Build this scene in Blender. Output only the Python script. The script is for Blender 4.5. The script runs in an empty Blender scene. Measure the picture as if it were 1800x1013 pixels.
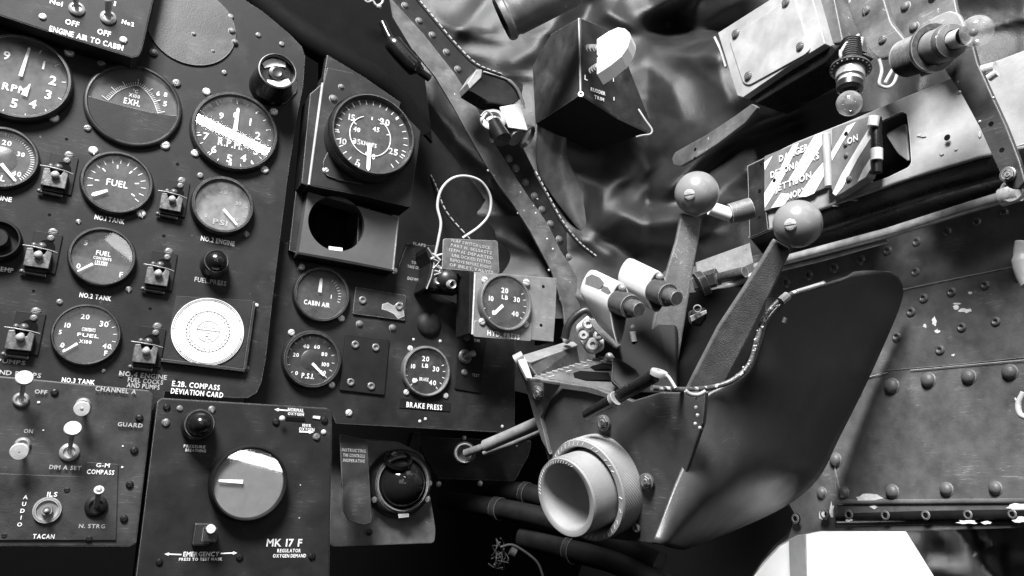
import bpy, bmesh, math, random
import numpy as np
from mathutils import Vector, Matrix, noise
random.seed(7)
PI = math.pi
sc = bpy.context.scene
COL = sc.collection

# ------------------------------------------------------------------ camera
F_PX = 1334.0
CAM = Vector((0, 0, 1.2))
cR = Vector((.87710, -.47823, .04469)).normalized()
cB = -Vector((.45436, .85627, .24570)).normalized()
cU = cB.cross(cR).normalized()
cR = cU.cross(cB).normalized()
cam_d = bpy.data.cameras.new('camera'); cam = bpy.data.objects.new('camera', cam_d); COL.objects.link(cam)
cam.matrix_world = Matrix(((cR.x, cU.x, cB.x, CAM.x), (cR.y, cU.y, cB.y, CAM.y), (cR.z, cU.z, cB.z, CAM.z), (0, 0, 0, 1)))
cam_d.sensor_width = 36; cam_d.lens = 36 * F_PX / 1800; cam_d.clip_start = .01; cam_d.clip_end = 50
sc.camera = cam
# ------------------------------------------------------------------ world and lamps
world = bpy.data.worlds.new('World'); sc.world = world; world.use_nodes = True
bg = world.node_tree.nodes['Background']; bg.inputs[0].default_value = (1, 1, 1, 1); bg.inputs[1].default_value = .02
sc.view_settings.view_transform = 'Standard'; sc.view_settings.look = 'None'
sc.view_settings.exposure = 0; sc.view_settings.gamma = 1


def area(name, loc, target, sx, sy, power, roll=None):
    l = bpy.data.lights.new(name, 'AREA'); l.shape = 'RECTANGLE'; l.size = sx; l.size_y = sy; l.energy = power
    o = bpy.data.objects.new(name, l); COL.objects.link(o)
    z = (Vector(loc) - Vector(target)).normalized()
    up = Vector(roll) if roll else Vector((0, 0, 1)) if abs(z.z) < .9 else Vector((0, 1, 0))
    x = up.cross(z).normalized(); y = z.cross(x)
    o.matrix_world = Matrix(((x.x, y.x, z.x, loc[0]), (x.y, y.y, z.y, loc[1]), (x.z, y.z, z.z, loc[2]), (0, 0, 0, 1)))
    return o


def ray(px, py):
    return cR * ((px - 900) / F_PX) - cU * ((py - 506.5) / F_PX) - cB


def onplane(kind, px, py, c):
    d = ray(px, py)
    if kind == 'C': return CAM + d * c
    i = {'W': 0, 'P': 1, 'H': 2}[kind]
    return CAM + d * ((c - CAM[i]) / d[i])


def proj(w):
    v = w - CAM; z = -v.dot(cB)
    return Vector((900 + F_PX * v.dot(cR) / z, 506.5 - F_PX * v.dot(cU) / z))


KEY = area('canopy_light_key', (-.42, -.22, 2.42), (.35, .62, 1.25), .46, .46, 84)
area('canopy_light_right', (.75, -.3, 2.3), (.4, .6, 1.2), .5, .5, 1.5)
area('canopy_light_front', (-.3, -1.3, 1.5), (.3, .6, 1.2), .8, .6, 2.6)


def mirror_strip(name, yp, a, b, wpx, power, back=-1.0):
    """a bright window bar behind the camera, seen mirrored in the flat instrument glass"""
    q = []
    for px, py in (a, b):
        P = onplane('P', px, py, yp); d = ray(px, py); t = (yp - back) / d.y
        q.append(Vector((P.x + d.x * t, back, P.z + d.z * t)))
    c = (q[0] + q[1]) / 2; L = (q[1] - q[0]).length; lp = math.hypot(b[0] - a[0], b[1] - a[1])
    o = area(name, c, c + Vector((0, 1, 0)), L, L * wpx / lp, power)
    x = (q[1] - q[0]).normalized(); z = Vector((0, -1, 0)); y = z.cross(x)
    o.matrix_world = Matrix(((x.x, y.x, z.x, c.x), (x.y, y.y, z.y, c.y), (x.z, y.z, z.z, c.z), (0, 0, 0, 1)))
    return o


mirror_strip('window_bar_upper', .622, (322, 193), (488, 273), 17, 1.6)
mirror_strip('window_bar_lower', .588, (372, 786), (520, 826), 19, .9)
mirror_strip('window_pane_soft', .622, (200, 405), (262, 455), 46, .25)
area('canvas_fill_lamp', onplane('W', 1480, 1240, .59), onplane('W', 1480, 985, .74), .25, .05, 1.2)  # unseen lamp below the view, added to brighten the white canvas

# ------------------------------------------------------------------ materials
MATS = {}


def mat(name, base, rough=.5, metal=0., mott=.25, msc=60., bump=.05, bsc=900., wear=0., spots=0., spot_sc=90., coat=0., spec=.5, wearcol=.55, scr=0.):
    if name in MATS: return MATS[name]
    m = bpy.data.materials.new(name); m.use_nodes = True; nt = m.node_tree; N = nt.nodes; L = nt.links
    b = N['Principled BSDF']; b.inputs['Roughness'].default_value = rough; b.inputs['Metallic'].default_value = metal
    b.inputs['Coat Weight'].default_value = coat; b.inputs['Coat Roughness'].default_value = .15
    b.inputs['Specular IOR Level'].default_value = spec
    tc = N.new('ShaderNodeTexCoord')
    n1 = N.new('ShaderNodeTexNoise'); n1.inputs['Scale'].default_value = msc; n1.inputs['Detail'].default_value = 6; n1.inputs['Roughness'].default_value = .65
    L.new(tc.outputs['Object'], n1.inputs['Vector'])
    mr = N.new('ShaderNodeMapRange'); mr.inputs[1].default_value = .3; mr.inputs[2].default_value = .7
    mr.inputs[3].default_value = base * (1 - mott); mr.inputs[4].default_value = base * (1 + mott)
    L.new(n1.outputs[0], mr.inputs[0]); col = mr.outputs[0]
    rr = N.new('ShaderNodeMapRange'); rr.inputs[1].default_value = .3; rr.inputs[2].default_value = .7
    rr.inputs[3].default_value = max(.02, rough - .1); rr.inputs[4].default_value = min(1, rough + .1)
    L.new(n1.outputs[0], rr.inputs[0]); L.new(rr.outputs[0], b.inputs['Roughness'])

    def mixin(col, fac, val):
        mx = N.new('ShaderNodeMix'); mx.data_type = 'FLOAT'
        L.new(fac, mx.inputs[0]); L.new(col, mx.inputs[2]); mx.inputs[3].default_value = val
        return mx.outputs[0]
    if wear > 0:
        bv = N.new('ShaderNodeBevel'); bv.samples = 4; bv.inputs[0].default_value = .0014
        ge = N.new('ShaderNodeNewGeometry'); dp = N.new('ShaderNodeVectorMath'); dp.operation = 'DOT_PRODUCT'
        L.new(bv.outputs[0], dp.inputs[0]); L.new(ge.outputs['Normal'], dp.inputs[1])
        n2 = N.new('ShaderNodeTexNoise'); n2.inputs['Scale'].default_value = 260; n2.inputs['Detail'].default_value = 4
        L.new(tc.outputs['Object'], n2.inputs['Vector'])
        # edge mask = (1-dot)*k + noise - threshold
        a = N.new('ShaderNodeMath'); a.operation = 'MULTIPLY_ADD'; a.inputs[1].default_value = -9; a.inputs[2].default_value = 9
        L.new(dp.outputs['Value'], a.inputs[0])
        s = N.new('ShaderNodeMath'); s.operation = 'MULTIPLY'; L.new(a.outputs[0], s.inputs[0]); L.new(n2.outputs[0], s.inputs[1])
        r2 = N.new('ShaderNodeMapRange'); r2.inputs[1].default_value = .45 + .5 * (1 - wear); r2.inputs[2].default_value = .65 + .5 * (1 - wear)
        L.new(s.outputs[0], r2.inputs[0])
        col = mixin(col, r2.outputs[0], wearcol)
    if spots > 0:
        n3 = N.new('ShaderNodeTexNoise'); n3.inputs['Scale'].default_value = spot_sc; n3.inputs['Detail'].default_value = 5; n3.inputs['Roughness'].default_value = .6
        L.new(tc.outputs['Object'], n3.inputs['Vector'])
        r3 = N.new('ShaderNodeMapRange'); th = .78 - .13 * spots; r3.inputs[1].default_value = th; r3.inputs[2].default_value = th + .02
        L.new(n3.outputs[0], r3.inputs[0]); col = mixin(col, r3.outputs[0], min(.6, base * 5 + .08))
    if scr > 0:
        mp = N.new('ShaderNodeMapping'); mp.inputs['Rotation'].default_value = (.4, .7, .9); mp.inputs['Scale'].default_value = (1, 14, 5)
        L.new(tc.outputs['Object'], mp.inputs['Vector'])
        n5 = N.new('ShaderNodeTexNoise'); n5.inputs['Scale'].default_value = 28; n5.inputs['Detail'].default_value = 2; L.new(mp.outputs[0], n5.inputs['Vector'])
        d5 = N.new('ShaderNodeMath'); d5.operation = 'SUBTRACT'; d5.inputs[1].default_value = .5; L.new(n5.outputs[0], d5.inputs[0])
        a5 = N.new('ShaderNodeMath'); a5.operation = 'ABSOLUTE'; L.new(d5.outputs[0], a5.inputs[0])
        l5 = N.new('ShaderNodeMapRange'); l5.inputs[1].default_value = .004; l5.inputs[2].default_value = .012; l5.inputs[3].default_value = 1; l5.inputs[4].default_value = 0; L.new(a5.outputs[0], l5.inputs[0])
        n6 = N.new('ShaderNodeTexNoise'); n6.inputs['Scale'].default_value = 33; n6.inputs['Detail'].default_value = 3; L.new(tc.outputs['Object'], n6.inputs['Vector'])
        m6 = N.new('ShaderNodeMapRange'); m6.inputs[1].default_value = .52; m6.inputs[2].default_value = .66; m6.inputs[3].default_value = 0; m6.inputs[4].default_value = scr; L.new(n6.outputs[0], m6.inputs[0])
        x6 = N.new('ShaderNodeMath'); x6.operation = 'MULTIPLY'; L.new(l5.outputs[0], x6.inputs[0]); L.new(m6.outputs[0], x6.inputs[1])
        col = mixin(col, x6.outputs[0], min(.5, base * 4 + .03))
        # greasy dust film in larger patches
        m7 = N.new('ShaderNodeMapRange'); m7.inputs[1].default_value = .5; m7.inputs[2].default_value = .8; m7.inputs[3].default_value = 0; m7.inputs[4].default_value = scr * .5; L.new(n6.outputs[0], m7.inputs[0])
        col = mixin(col, m7.outputs[0], min(.5, base * 3 + .02))
    L.new(col, b.inputs['Base Color'])
    if bump > 0:
        n4 = N.new('ShaderNodeTexNoise'); n4.inputs['Scale'].default_value = bsc; n4.inputs['Detail'].default_value = 4
        L.new(tc.outputs['Object'], n4.inputs['Vector'])
        bp = N.new('ShaderNodeBump'); bp.inputs['Strength'].default_value = bump; bp.inputs['Distance'].default_value = .001
        L.new(n4.outputs[0], bp.inputs['Height']); L.new(bp.outputs[0], b.inputs['Normal'])
    MATS[name] = m
    return m


def glass_mat(name, dust=.03, rough=.02, ior=1.5, dcol=.6):
    if name in MATS: return MATS[name]
    m = bpy.data.materials.new(name); m.use_nodes = True; nt = m.node_tree; N = nt.nodes; L = nt.links
    N.remove(N['Principled BSDF']); out = N['Material Output']
    tr = N.new('ShaderNodeBsdfTransparent'); gl = N.new('ShaderNodeBsdfGlossy'); gl.inputs['Roughness'].default_value = rough
    ge = N.new('ShaderNodeNewGeometry'); dp = N.new('ShaderNodeVectorMath'); dp.operation = 'DOT_PRODUCT'
    L.new(ge.outputs['Normal'], dp.inputs[0]); L.new(ge.outputs['Incoming'], dp.inputs[1])
    ab = N.new('ShaderNodeMath'); ab.operation = 'ABSOLUTE'; L.new(dp.outputs['Value'], ab.inputs[0])
    su = N.new('ShaderNodeMath'); su.operation = 'SUBTRACT'; su.inputs[0].default_value = 1; L.new(ab.outputs[0], su.inputs[1])
    pw = N.new('ShaderNodeMath'); pw.operation = 'POWER'; pw.inputs[1].default_value = 5; L.new(su.outputs[0], pw.inputs[0])
    fr_ = N.new('ShaderNodeMath'); fr_.operation = 'MULTIPLY_ADD'; fr_.inputs[1].default_value = .93; fr_.inputs[2].default_value = .055; L.new(pw.outputs[0], fr_.inputs[0])
    m1 = N.new('ShaderNodeMixShader'); L.new(fr_.outputs[0], m1.inputs[0]); L.new(tr.outputs[0], m1.inputs[1]); L.new(gl.outputs[0], m1.inputs[2])
    df = N.new('ShaderNodeBsdfDiffuse'); df.inputs[0].default_value = (dcol,) * 3 + (1,)
    tc = N.new('ShaderNodeTexCoord'); n = N.new('ShaderNodeTexNoise'); n.inputs['Scale'].default_value = 110; n.inputs['Detail'].default_value = 8; n.inputs['Roughness'].default_value = .7
    L.new(tc.outputs['Object'], n.inputs['Vector'])
    mr = N.new('ShaderNodeMapRange'); mr.inputs[1].default_value = .35; mr.inputs[2].default_value = .75; mr.inputs[3].default_value = dust * .5; mr.inputs[4].default_value = dust * 2.2
    L.new(n.outputs[0], mr.inputs[0])
    m2 = N.new('ShaderNodeMixShader'); L.new(mr.outputs[0], m2.inputs[0]); L.new(m1.outputs[0], m2.inputs[1]); L.new(df.outputs[0], m2.inputs[2])
    L.new(m2.outputs[0], out.inputs[0]); MATS[name] = m
    return m


PANEL = mat('panel_paint', .013, .62, scr=.7, mott=.6, msc=22, bump=.25, bsc=1500, wear=.5, spots=.5, spot_sc=85, spec=.22)
PANEL2 = mat('panel_paint_dull', .013, .62, scr=.8, spec=.25, mott=.6, msc=40, bump=.2, bsc=1500, wear=.6, spots=.35, spot_sc=80)
BOXG = mat('box_paint_grey', .028, .55, scr=.8, spec=.35, mott=.6, msc=40, bump=.15, bsc=1400, wear=.5, spots=.2, spot_sc=110)
REGP = mat('regulator_paint', .013, .62, scr=.6, spec=.25, mott=.5, msc=30, bump=.15, bsc=1800, wear=.3)
BLACK = mat('black_gloss', .008, .28, mott=.3, bump=.05)
BLACKM = mat('black_matt', .007, .6, spec=.25, mott=.3, bump=.1)
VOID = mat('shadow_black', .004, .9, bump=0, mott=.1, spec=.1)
BEZEL = mat('bezel_black', .018, .38, mott=.3, bump=.1, wear=.15, wearcol=.25)
DIAL = mat('dial_black', .012, .6, mott=.25, msc=120, bump=0)
DIALG = mat('dial_grey', .13, .5, mott=.35, msc=160, bump=0)
DIALM = mat('dial_flat_grey', .16, .45, mott=.06, msc=160, bump=0)
WHITE = mat('white_paint', .78, .45, scr=.12, mott=.06, bump=.05)
MARK = mat('marking_white', .80, .6, mott=.25, msc=260, bump=0)
MARKD = mat('marking_dull', .34, .6, mott=.4, msc=700, bump=0)
INK = mat('ink_grey', .05, .7, bump=0)
STEEL = mat('bright_steel', .62, .32, .35, mott=.25, msc=300, bump=.2, bsc=1200)
SCREWD = mat('painted_screw', .10, .4, .3, mott=.4, msc=400, wear=.6, bump=.1)
ALU = mat('aluminium', .40, .35, .4, mott=.35, msc=80, bump=.2, bsc=700)
GREYP = mat('grey_paint', .17, .45, scr=.6, mott=.25, msc=50, bump=.15, bsc=1200, wear=.55, spots=.25, spot_sc=90, wearcol=.65)
GREYM = mat('mid_grey_paint', .085, .45, scr=.7, mott=.45, msc=50, bump=.2, bsc=1200, wear=.6, spots=.7, spot_sc=100)
LIGHTG = mat('light_grey_paint', .30, .38, scr=.5, mott=.25, msc=30, bump=.12, bsc=900, wear=.5, spots=.2, wearcol=.7)
WALL = mat('wall_paint', .098, .40, scr=.5, mott=.38, msc=42, bump=.2, bsc=700, wear=.3, spots=.32, spot_sc=48)
WHEEL = mat('wheel_grey', .24, .6, scr=.4, mott=.12, msc=50, bump=.25, bsc=1500)
CRACK = mat('crackle_paint', .12, .5, mott=.3, msc=120, bump=.55, bsc=1500, scr=.5, spots=.5, wear=.5, wearcol=.5)
KNOB = mat('knob_grey', .21, .3, scr=.08, mott=.06, msc=60, bump=.02, coat=.3)
SHROUD = mat('shroud_black', .030, .44, scr=.22, spec=.6, mott=.3, msc=20, bump=.15, bsc=900, spots=.1)
FABRIC = mat('black_leathercloth', .022, .41, mott=.25, msc=18, bump=.5, bsc=1400, spots=.1, spec=.6)
LITCLOTH = mat('lit_cloth', .09, .4, mott=.5, msc=30, bump=.3, bsc=500, spots=.4)  # paler copy of the lining cloth, its lit tone put into the colour
CABLE = mat('cable_grey', .42, .5, mott=.1, bump=.1)
CANVAS = mat('white_canvas', .85, .8, mott=.03, bump=.1)
CANVG = mat('grey_strap', .22, .8, mott=.15, bump=.1)
PAPER = mat('paper_card', .86, .7, mott=.05, msc=150, bump=0)
CHIPW = mat('chipped_paint_white', .52, .35, scr=.4, mott=.12, msc=60, bump=.1, wear=.2, wearcol=.2)
GLASS = glass_mat('gauge_glass', .022, .03)
GLASSD = glass_mat('dusty_glass', .10, .05)
GLASSH = glass_mat('hazy_glass', .05, .028)
BULB = glass_mat('bulb_glass', .22, .03, 1.5, .55)

# ------------------------------------------------------------------ frames and mesh helpers
AX = {'P': ((1, 0, 0), (0, 0, 1), (0, -1, 0)), 'W': ((0, -1, 0), (0, 0, 1), (-1, 0, 0)), 'H': ((1, 0, 0), (0, 1, 0), (0, 0, 1)), 'F': ((1, 0, 0), (0, 1, 0), (0, 0, 1))}


class Fr:
    def __init__(s, kind, px, py, c, axes=None):
        s.o = onplane('C' if kind == 'F' else kind, px, py, c)
        s.kind = kind; s.set(axes or (AX[kind] if kind != 'C' else (cR, cU, cB)))

    def set(s, axes):
        s.x, s.y, s.z = [Vector(a).normalized() for a in axes]
        s.M = Matrix(((s.x.x, s.y.x, s.z.x, s.o.x), (s.x.y, s.y.y, s.z.y, s.o.y), (s.x.z, s.y.z, s.z.z, s.o.z), (0, 0, 0, 1)))
        s.Mi = s.M.inverted()

    def l(s, px, py, h=0.):
        d = ray(px, py); t = ((s.o + s.z * h - CAM).dot(s.z)) / d.dot(s.z)
        v = s.Mi @ (CAM + d * t)
        return Vector((v.x, v.y))

    def l3(s, px, py, h=0.):
        v = s.l(px, py, h); return Vector((v.x, v.y, h))

    def w(s, v): return s.Mi @ Vector(v)

    def jac(s, px, py, h=0.):
        p = s.l3(px, py, h); e = 1e-4; a = proj(s.M @ p)
        return (proj(s.M @ (p + Vector((e, 0, 0)))) - a) / e, (proj(s.M @ (p + Vector((0, e, 0)))) - a) / e

    def rad(s, px, py, wpx, h=0.):
        jx, jy = s.jac(px, py, h); return wpx / 2 / math.hypot(jx.x, jy.x)

    def mpp(s, px, py, h=0.):
        jx, jy = s.jac(px, py, h); return 1 / jx.length, 1 / jy.length


def obj(name, bm, m, parent=None, smooth=None, bevel=0.):
    me = bpy.data.meshes.new(name)
    if isinstance(bm, bmesh.types.BMesh):
        bmesh.ops.recalc_face_normals(bm, faces=bm.faces) if len(bm.faces) < 200000 else None
        bm.to_mesh(me); bm.free()
    me.materials.append(m)
    if smooth is not None:
        me.shade_smooth()
        try: me.set_sharp_from_angle(angle=math.radians(smooth))
        except Exception: pass
    o = bpy.data.objects.new(name, me); COL.objects.link(o)
    if parent is not None: o.parent = parent
    if bevel > 0:
        b = o.modifiers.new('bevel', 'BEVEL'); b.width = bevel; b.segments = 2; b.limit_method = 'ANGLE'; b.angle_limit = math.radians(40)
        b.harden_normals = False
    return o


def thing(name, label, cat, fr, group=None):
    o = bpy.data.objects.new(name, None); COL.objects.link(o); o.empty_display_size = .01
    o.matrix_world = fr.M; o['label'] = label; o['category'] = cat
    if group: o['group'] = group
    return o


def inst(name, me, parent, loc, scale=1., rot=0., m=None):
    o = bpy.data.objects.new(name, me); COL.objects.link(o); o.parent = parent
    o.location = loc; o.scale = (scale,) * 3; o.rotation_euler = (0, 0, rot)
    return o


def B(): return bmesh.new()


def prism(bm, pts, z0, z1):
    a = [bm.verts.new((p[0], p[1], z0)) for p in pts]; b = [bm.verts.new((p[0], p[1], z1)) for p in pts]
    n = len(pts)
    bm.faces.new(a[::-1]); bm.faces.new(b)
    for i in range(n): bm.faces.new((a[i], a[(i + 1) % n], b[(i + 1) % n], b[i]))


def box(bm, cx, cy, w, h, z0, z1, rot=0):
    c, s = math.cos(rot), math.sin(rot)
    prism(bm, [(cx + x * c - y * s, cy + x * s + y * c) for x, y in ((-w / 2, -h / 2), (w / 2, -h / 2), (w / 2, h / 2), (-w / 2, h / 2))], z0, z1)


def rrect(cx, cy, w, h, r, n=5, rot=0):
    out = []
    for sx, sy, a0 in ((1, 1, 0), (-1, 1, 90), (-1, -1, 180), (1, -1, 270)):
        for i in range(n + 1):
            a = math.radians(a0 + 90 * i / n); out.append((sx * (w / 2 - r) + r * math.cos(a), sy * (h / 2 - r) + r * math.sin(a)))
    c, s = math.cos(rot), math.sin(rot)
    return [(cx + x * c - y * s, cy + x * s + y * c) for x, y in out]


def rpoly(pts, r, n=4):
    """round the corners of a polygon"""
    out = []
    N = len(pts)
    for i in range(N):
        p, a, b = Vector(pts[i][:2]), Vector(pts[i - 1][:2]), Vector(pts[(i + 1) % N][:2])
        da, db = (a - p), (b - p); ra = min(r, da.length * .45); rb = min(r, db.length * .45)
        A, Bq = p + da.normalized() * ra, p + db.normalized() * rb
        for k in range(n + 1):
            t = k / n; q = A * (1 - t) ** 2 + p * 2 * t * (1 - t) + Bq * t * t; out.append((q.x, q.y))
    return out


def lathe(bm, prof, seg=48, cx=0, cy=0, M=None, closed=False):
    rings = []
    for r, z in prof:
        if r < 1e-7: v = [bm.verts.new((cx, cy, z))]
        else: v = [bm.verts.new((cx + r * math.cos(2 * PI * i / seg), cy + r * math.sin(2 * PI * i / seg), z)) for i in range(seg)]
        rings.append(v)
    allv = [v for r in rings for v in r]
    pairs = list(zip(rings[:-1], rings[1:])) + ([(rings[-1], rings[0])] if closed else [])
    for a, b in pairs:
        if len(a) == 1 and len(b) == 1: continue
        for i in range(seg):
            j = (i + 1) % seg
            if len(a) == 1: bm.faces.new((a[0], b[i], b[j]))
            elif len(b) == 1: bm.faces.new((a[i], a[j], b[0]))
            else: bm.faces.new((a[i], a[j], b[j], b[i]))
    if M is not None:
        for v in allv: v.co = M @ v.co


def tube(bm, pts, r, seg=10, cap=True):
    pts = [Vector(p) for p in pts]; rs = r if isinstance(r, (list, tuple)) else [r] * len(pts)
    prev = None; up = None
    for i, p in enumerate(pts):
        d = (pts[min(i + 1, len(pts) - 1)] - pts[max(i - 1, 0)]).normalized()
        if up is None: up = d.orthogonal().normalized()
        up = (up - d * up.dot(d)).normalized(); sd = d.cross(up)
        ring = [bm.verts.new(p + (up * math.cos(2 * PI * k / seg) + sd * math.sin(2 * PI * k / seg)) * rs[i]) for k in range(seg)]
        if prev:
            for k in range(seg): bm.faces.new((prev[k], prev[(k + 1) % seg], ring[(k + 1) % seg], ring[k]))
        elif cap: bm.faces.new(ring[::-1])
        prev = ring
    if cap: bm.faces.new(prev)


def spline(pts, n=8):
    pts = [Vector(p) for p in pts]; out = []
    P = [pts[0] * 2 - pts[1]] + pts + [pts[-1] * 2 - pts[-2]]
    for i in range(1, len(P) - 2):
        a, b, c, d = P[i - 1:i + 3]
        for k in range(n):
            t = k / n
            out.append(.5 * ((2 * b) + (c - a) * t + (2 * a - 5 * b + 4 * c - d) * t * t + (3 * b - a - 3 * c + d) * t ** 3))
    out.append(pts[-1]); return out


def axisM(o, z):
    z = Vector(z).normalized(); x = z.orthogonal().normalized(); y = z.cross(x)
    return Matrix(((x.x, y.x, z.x, o[0]), (x.y, y.y, z.y, o[1]), (x.z, y.z, z.z, o[2]), (0, 0, 0, 1)))


def sphere(bm, c, r, seg=28, rings=16, M=None, sz=1.):
    prof = [(r * math.sin(PI * i / rings), -r * sz * math.cos(PI * i / rings)) for i in range(rings + 1)]
    prof[0] = (0, prof[0][1]); prof[-1] = (0, prof[-1][1])
    MM = Matrix.Translation(Vector(c)) @ (M if M is not None else Matrix.Identity(4))
    lathe(bm, prof, seg, M=MM)


# ------------------------------------------------------------------ lettering (built-in font turned into meshes)
GL = {}


def glyphs(chars):
    tmp = []
    for ch in chars:
        cu = bpy.data.curves.new('t', 'FONT'); cu.body = ch; cu.size = 1; cu.offset = .022; cu.resolution_u = 2; cu.fill_mode = 'FRONT'
        o = bpy.data.objects.new('t', cu); COL.objects.link(o); tmp.append((ch, o))
    dg = bpy.context.evaluated_depsgraph_get()
    for ch, o in tmp:
        me = bpy.data.meshes.new_from_object(o.evaluated_get(dg))
        vs = [(v.co.x, v.co.y) for v in me.vertices]; fs = [tuple(p.vertices) for p in me.polygons]
        if vs:
            x0 = min(v[0] for v in vs); x1 = max(v[0] for v in vs)
            GL[ch] = ([(v[0] - x0, v[1]) for v in vs], fs, x1 - x0)
        bpy.data.meshes.remove(me)
    for ch, o in tmp:
        cu = o.data; bpy.data.objects.remove(o); bpy.data.curves.remove(cu)


glyphs("ABCDEFGHIJKLMNOPQRSTUVWXYZabcdefghijklmnopqrstuvwxyz0123456789.-%'/°")


def text_into(bm, s, cx, cy, w, h, z, rot=0., gap=.12, jitter=0.):
    """lettering centred at (cx, cy), w wide (None = natural), cap height h"""
    k = h / .70; items = []; x = 0
    for ch in s:
        if ch == ' ' or ch not in GL: x += .32; continue
        v, f, wd = GL[ch]; items.append((x, v, f)); x += wd + gap
    tot = max(x - gap, .01); kx = (w / tot) if w else k
    c, sn = math.cos(rot), math.sin(rot)
    for x0, v, f in items:
        vv = []
        for a, b in v:
            X = (x0 + a - tot / 2) * kx; Y = b * k - h / 2
            vv.append(bm.verts.new((cx + X * c - Y * sn, cy + X * sn + Y * c, z)))
        for q in f:
            try: bm.faces.new([vv[i] for i in q])
            except ValueError: pass


def caption(fr, parent, s, px, py, wpx, hpx, h=0., m=None, rot=0., name='lettering'):
    """one or more lines; each (text, px, py, width_px, height_px)"""
    bm = B(); p = fr.l(px, py, h); mx, my = fr.mpp(px, py, h)
    text_into(bm, s, p.x, p.y, wpx * mx if wpx else None, hpx * my, h + .00035, rot)
    return obj(name, bm, m or MARK, parent)


def arrow(fr, parent, a, b, h, wpx=2.2, m=None):
    A, Bp = fr.l(*a, h), fr.l(*b, h); d = (Bp - A); L = d.length; d.normalize(); n = Vector((-d.y, d.x)); w = wpx * fr.mpp(*a, h)[0] / 2
    hd = Bp - d * w * 7
    bm = B(); prism(bm, [A - n * w, hd - n * w, hd - n * w * 2.8, Bp, hd + n * w * 2.8, hd + n * w, A + n * w], h + .0002, h + .0004)
    return obj('arrow_mark', bm, m or MARK, parent)


# ------------------------------------------------------------------ shared fasteners
def screw_mesh(name, m, slot=.22, dome=.5, cross=False):
    bm = B()
    prof = [(0, 0), (1, 0), (1, .25), (.85, .25 + dome * .5), (.5, .25 + dome * .8)]
    for s in (-1, 1):
        pts = []
        a0 = math.asin(slot / 2)
        for z, r in ((0., 1.), (.25, 1.), (.25 + dome * .55, .8), (.25 + dome * .75, .5)):
            row = []
            a0 = math.asin(min(.9, slot / 2 / r))
            for i in range(11):
                a = a0 + (PI - 2 * a0) * i / 10; row.append(bm.verts.new((r * math.cos(a), s * r * math.sin(a), z)))
            pts.append(row)
        for A, C in zip(pts[:-1], pts[1:]):
            for i in range(10): bm.faces.new((A[i], A[i + 1], C[i + 1], C[i]))
            bm.faces.new((A[0], C[0], C[10], A[10])) if A is pts[0] else bm.faces.new((A[0], C[0], C[10], A[10]))
        bm.faces.new(pts[-1]); bm.faces.new(pts[0])
    lathe(bm, [(0, .0), (.98, .0), (.98, .12), (0, .12)], 20)
    bmesh.ops.recalc_face_normals(bm, faces=bm.faces)
    me = bpy.data.meshes.new(name); bm.to_mesh(me); bm.free(); me.materials.append(m)
    return me


SCREW_B = screw_mesh('bright_screw', STEEL)
SCREW_D = screw_mesh('dark_screw', SCREWD)
SCREW_P = screw_mesh('panel_screw', BLACK)
SCREW_L = screw_mesh('light_screw', LIGHTG)


def lathe_mesh(name, prof, m, seg=24, smooth=35):
    bm = B(); lathe(bm, prof, seg); bmesh.ops.recalc_face_normals(bm, faces=bm.faces)
    me = bpy.data.meshes.new(name); bm.to_mesh(me); bm.free(); me.materials.append(m); me.shade_smooth()
    me.set_sharp_from_angle(angle=math.radians(smooth)); return me


RIVET = lathe_mesh('rivet', [(1.15, 0), (1, .08), (.93, .35), (.7, .58), (.35, .7), (0, .73)], GREYM)
RIVETW = lathe_mesh('dome_bolt', [(1.15, 0), (1, .08), (.95, .4), (.72, .68), (.38, .82), (0, .86)], WALL)
RIVETB = lathe_mesh('bright_rivet', [(1.05, 0), (1, .1), (.85, .4), (.5, .6), (0, .65)], STEEL)
HOLLOW = lathe_mesh('hollow_rivet', [(1.1, 0), (1, .15), (.85, .3), (.6, .34), (.42, .25), (.36, -.1), (0, -.12)], SCREWD)
HOLEM = lathe_mesh('hole', [(1, .02), (0, .02)], VOID, 20)
NUTM = lathe_mesh('hex_nut', [(1, 0), (1, .4), (.9, .48), (.5, .48), (.5, .7), (0, .7)], SCREWD, 6)
CHROMER = lathe_mesh('ring_nut', [(1, 0), (1, .4), (.85, .5), (.62, .5), (.55, .15), (.3, .15), (.25, .02), (0, .02)], SCREWD, 24)


def fasten(fr, parent, me, lst, rpx, h=0., name='screw', rot=None):
    for i, it in enumerate(lst):
        px, py = it[:2]; r = it[2] if len(it) > 2 else rpx
        p = fr.l3(px, py, h); mx, my = fr.mpp(px, py, h)
        inst(name, me, parent, p, r * (mx + my) / 2 * .93, random.uniform(0, PI) if rot is None else rot)


def plate(name, fr, parent, pts, h0, h1, m, r=0., bevel=.0006, world=None):
    loc = [fr.l(x, y, h1) for x, y in pts]
    if r: loc = rpoly(loc, r)
    bm = B(); prism(bm, loc, h0, h1)
    return obj(name, bm, m, parent, bevel=bevel)


# ------------------------------------------------------------------ the setting: dark enclosure, wall, cloth lining
def struct(name, bm, m, **k):
    o = obj(name, bm, m, **k); o['kind'] = 'structure'; return o


bm = B()
for c, s in (((0.3, 1.75, 1.2), (4, .04, 3.4)), ((1.75, .3, 1.2), (.04, 3.2, 3.4)), ((.3, .3, -.2), (4, 4, .04))):
    v = bmesh.ops.create_cube(bm, size=1)['verts']
    for q in v: q.co = Vector((q.co.x * s[0] + c[0], q.co.y * s[1] + c[1], q.co.z * s[2] + c[2]))
struct('cockpit_background', bm, VOID)

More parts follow.
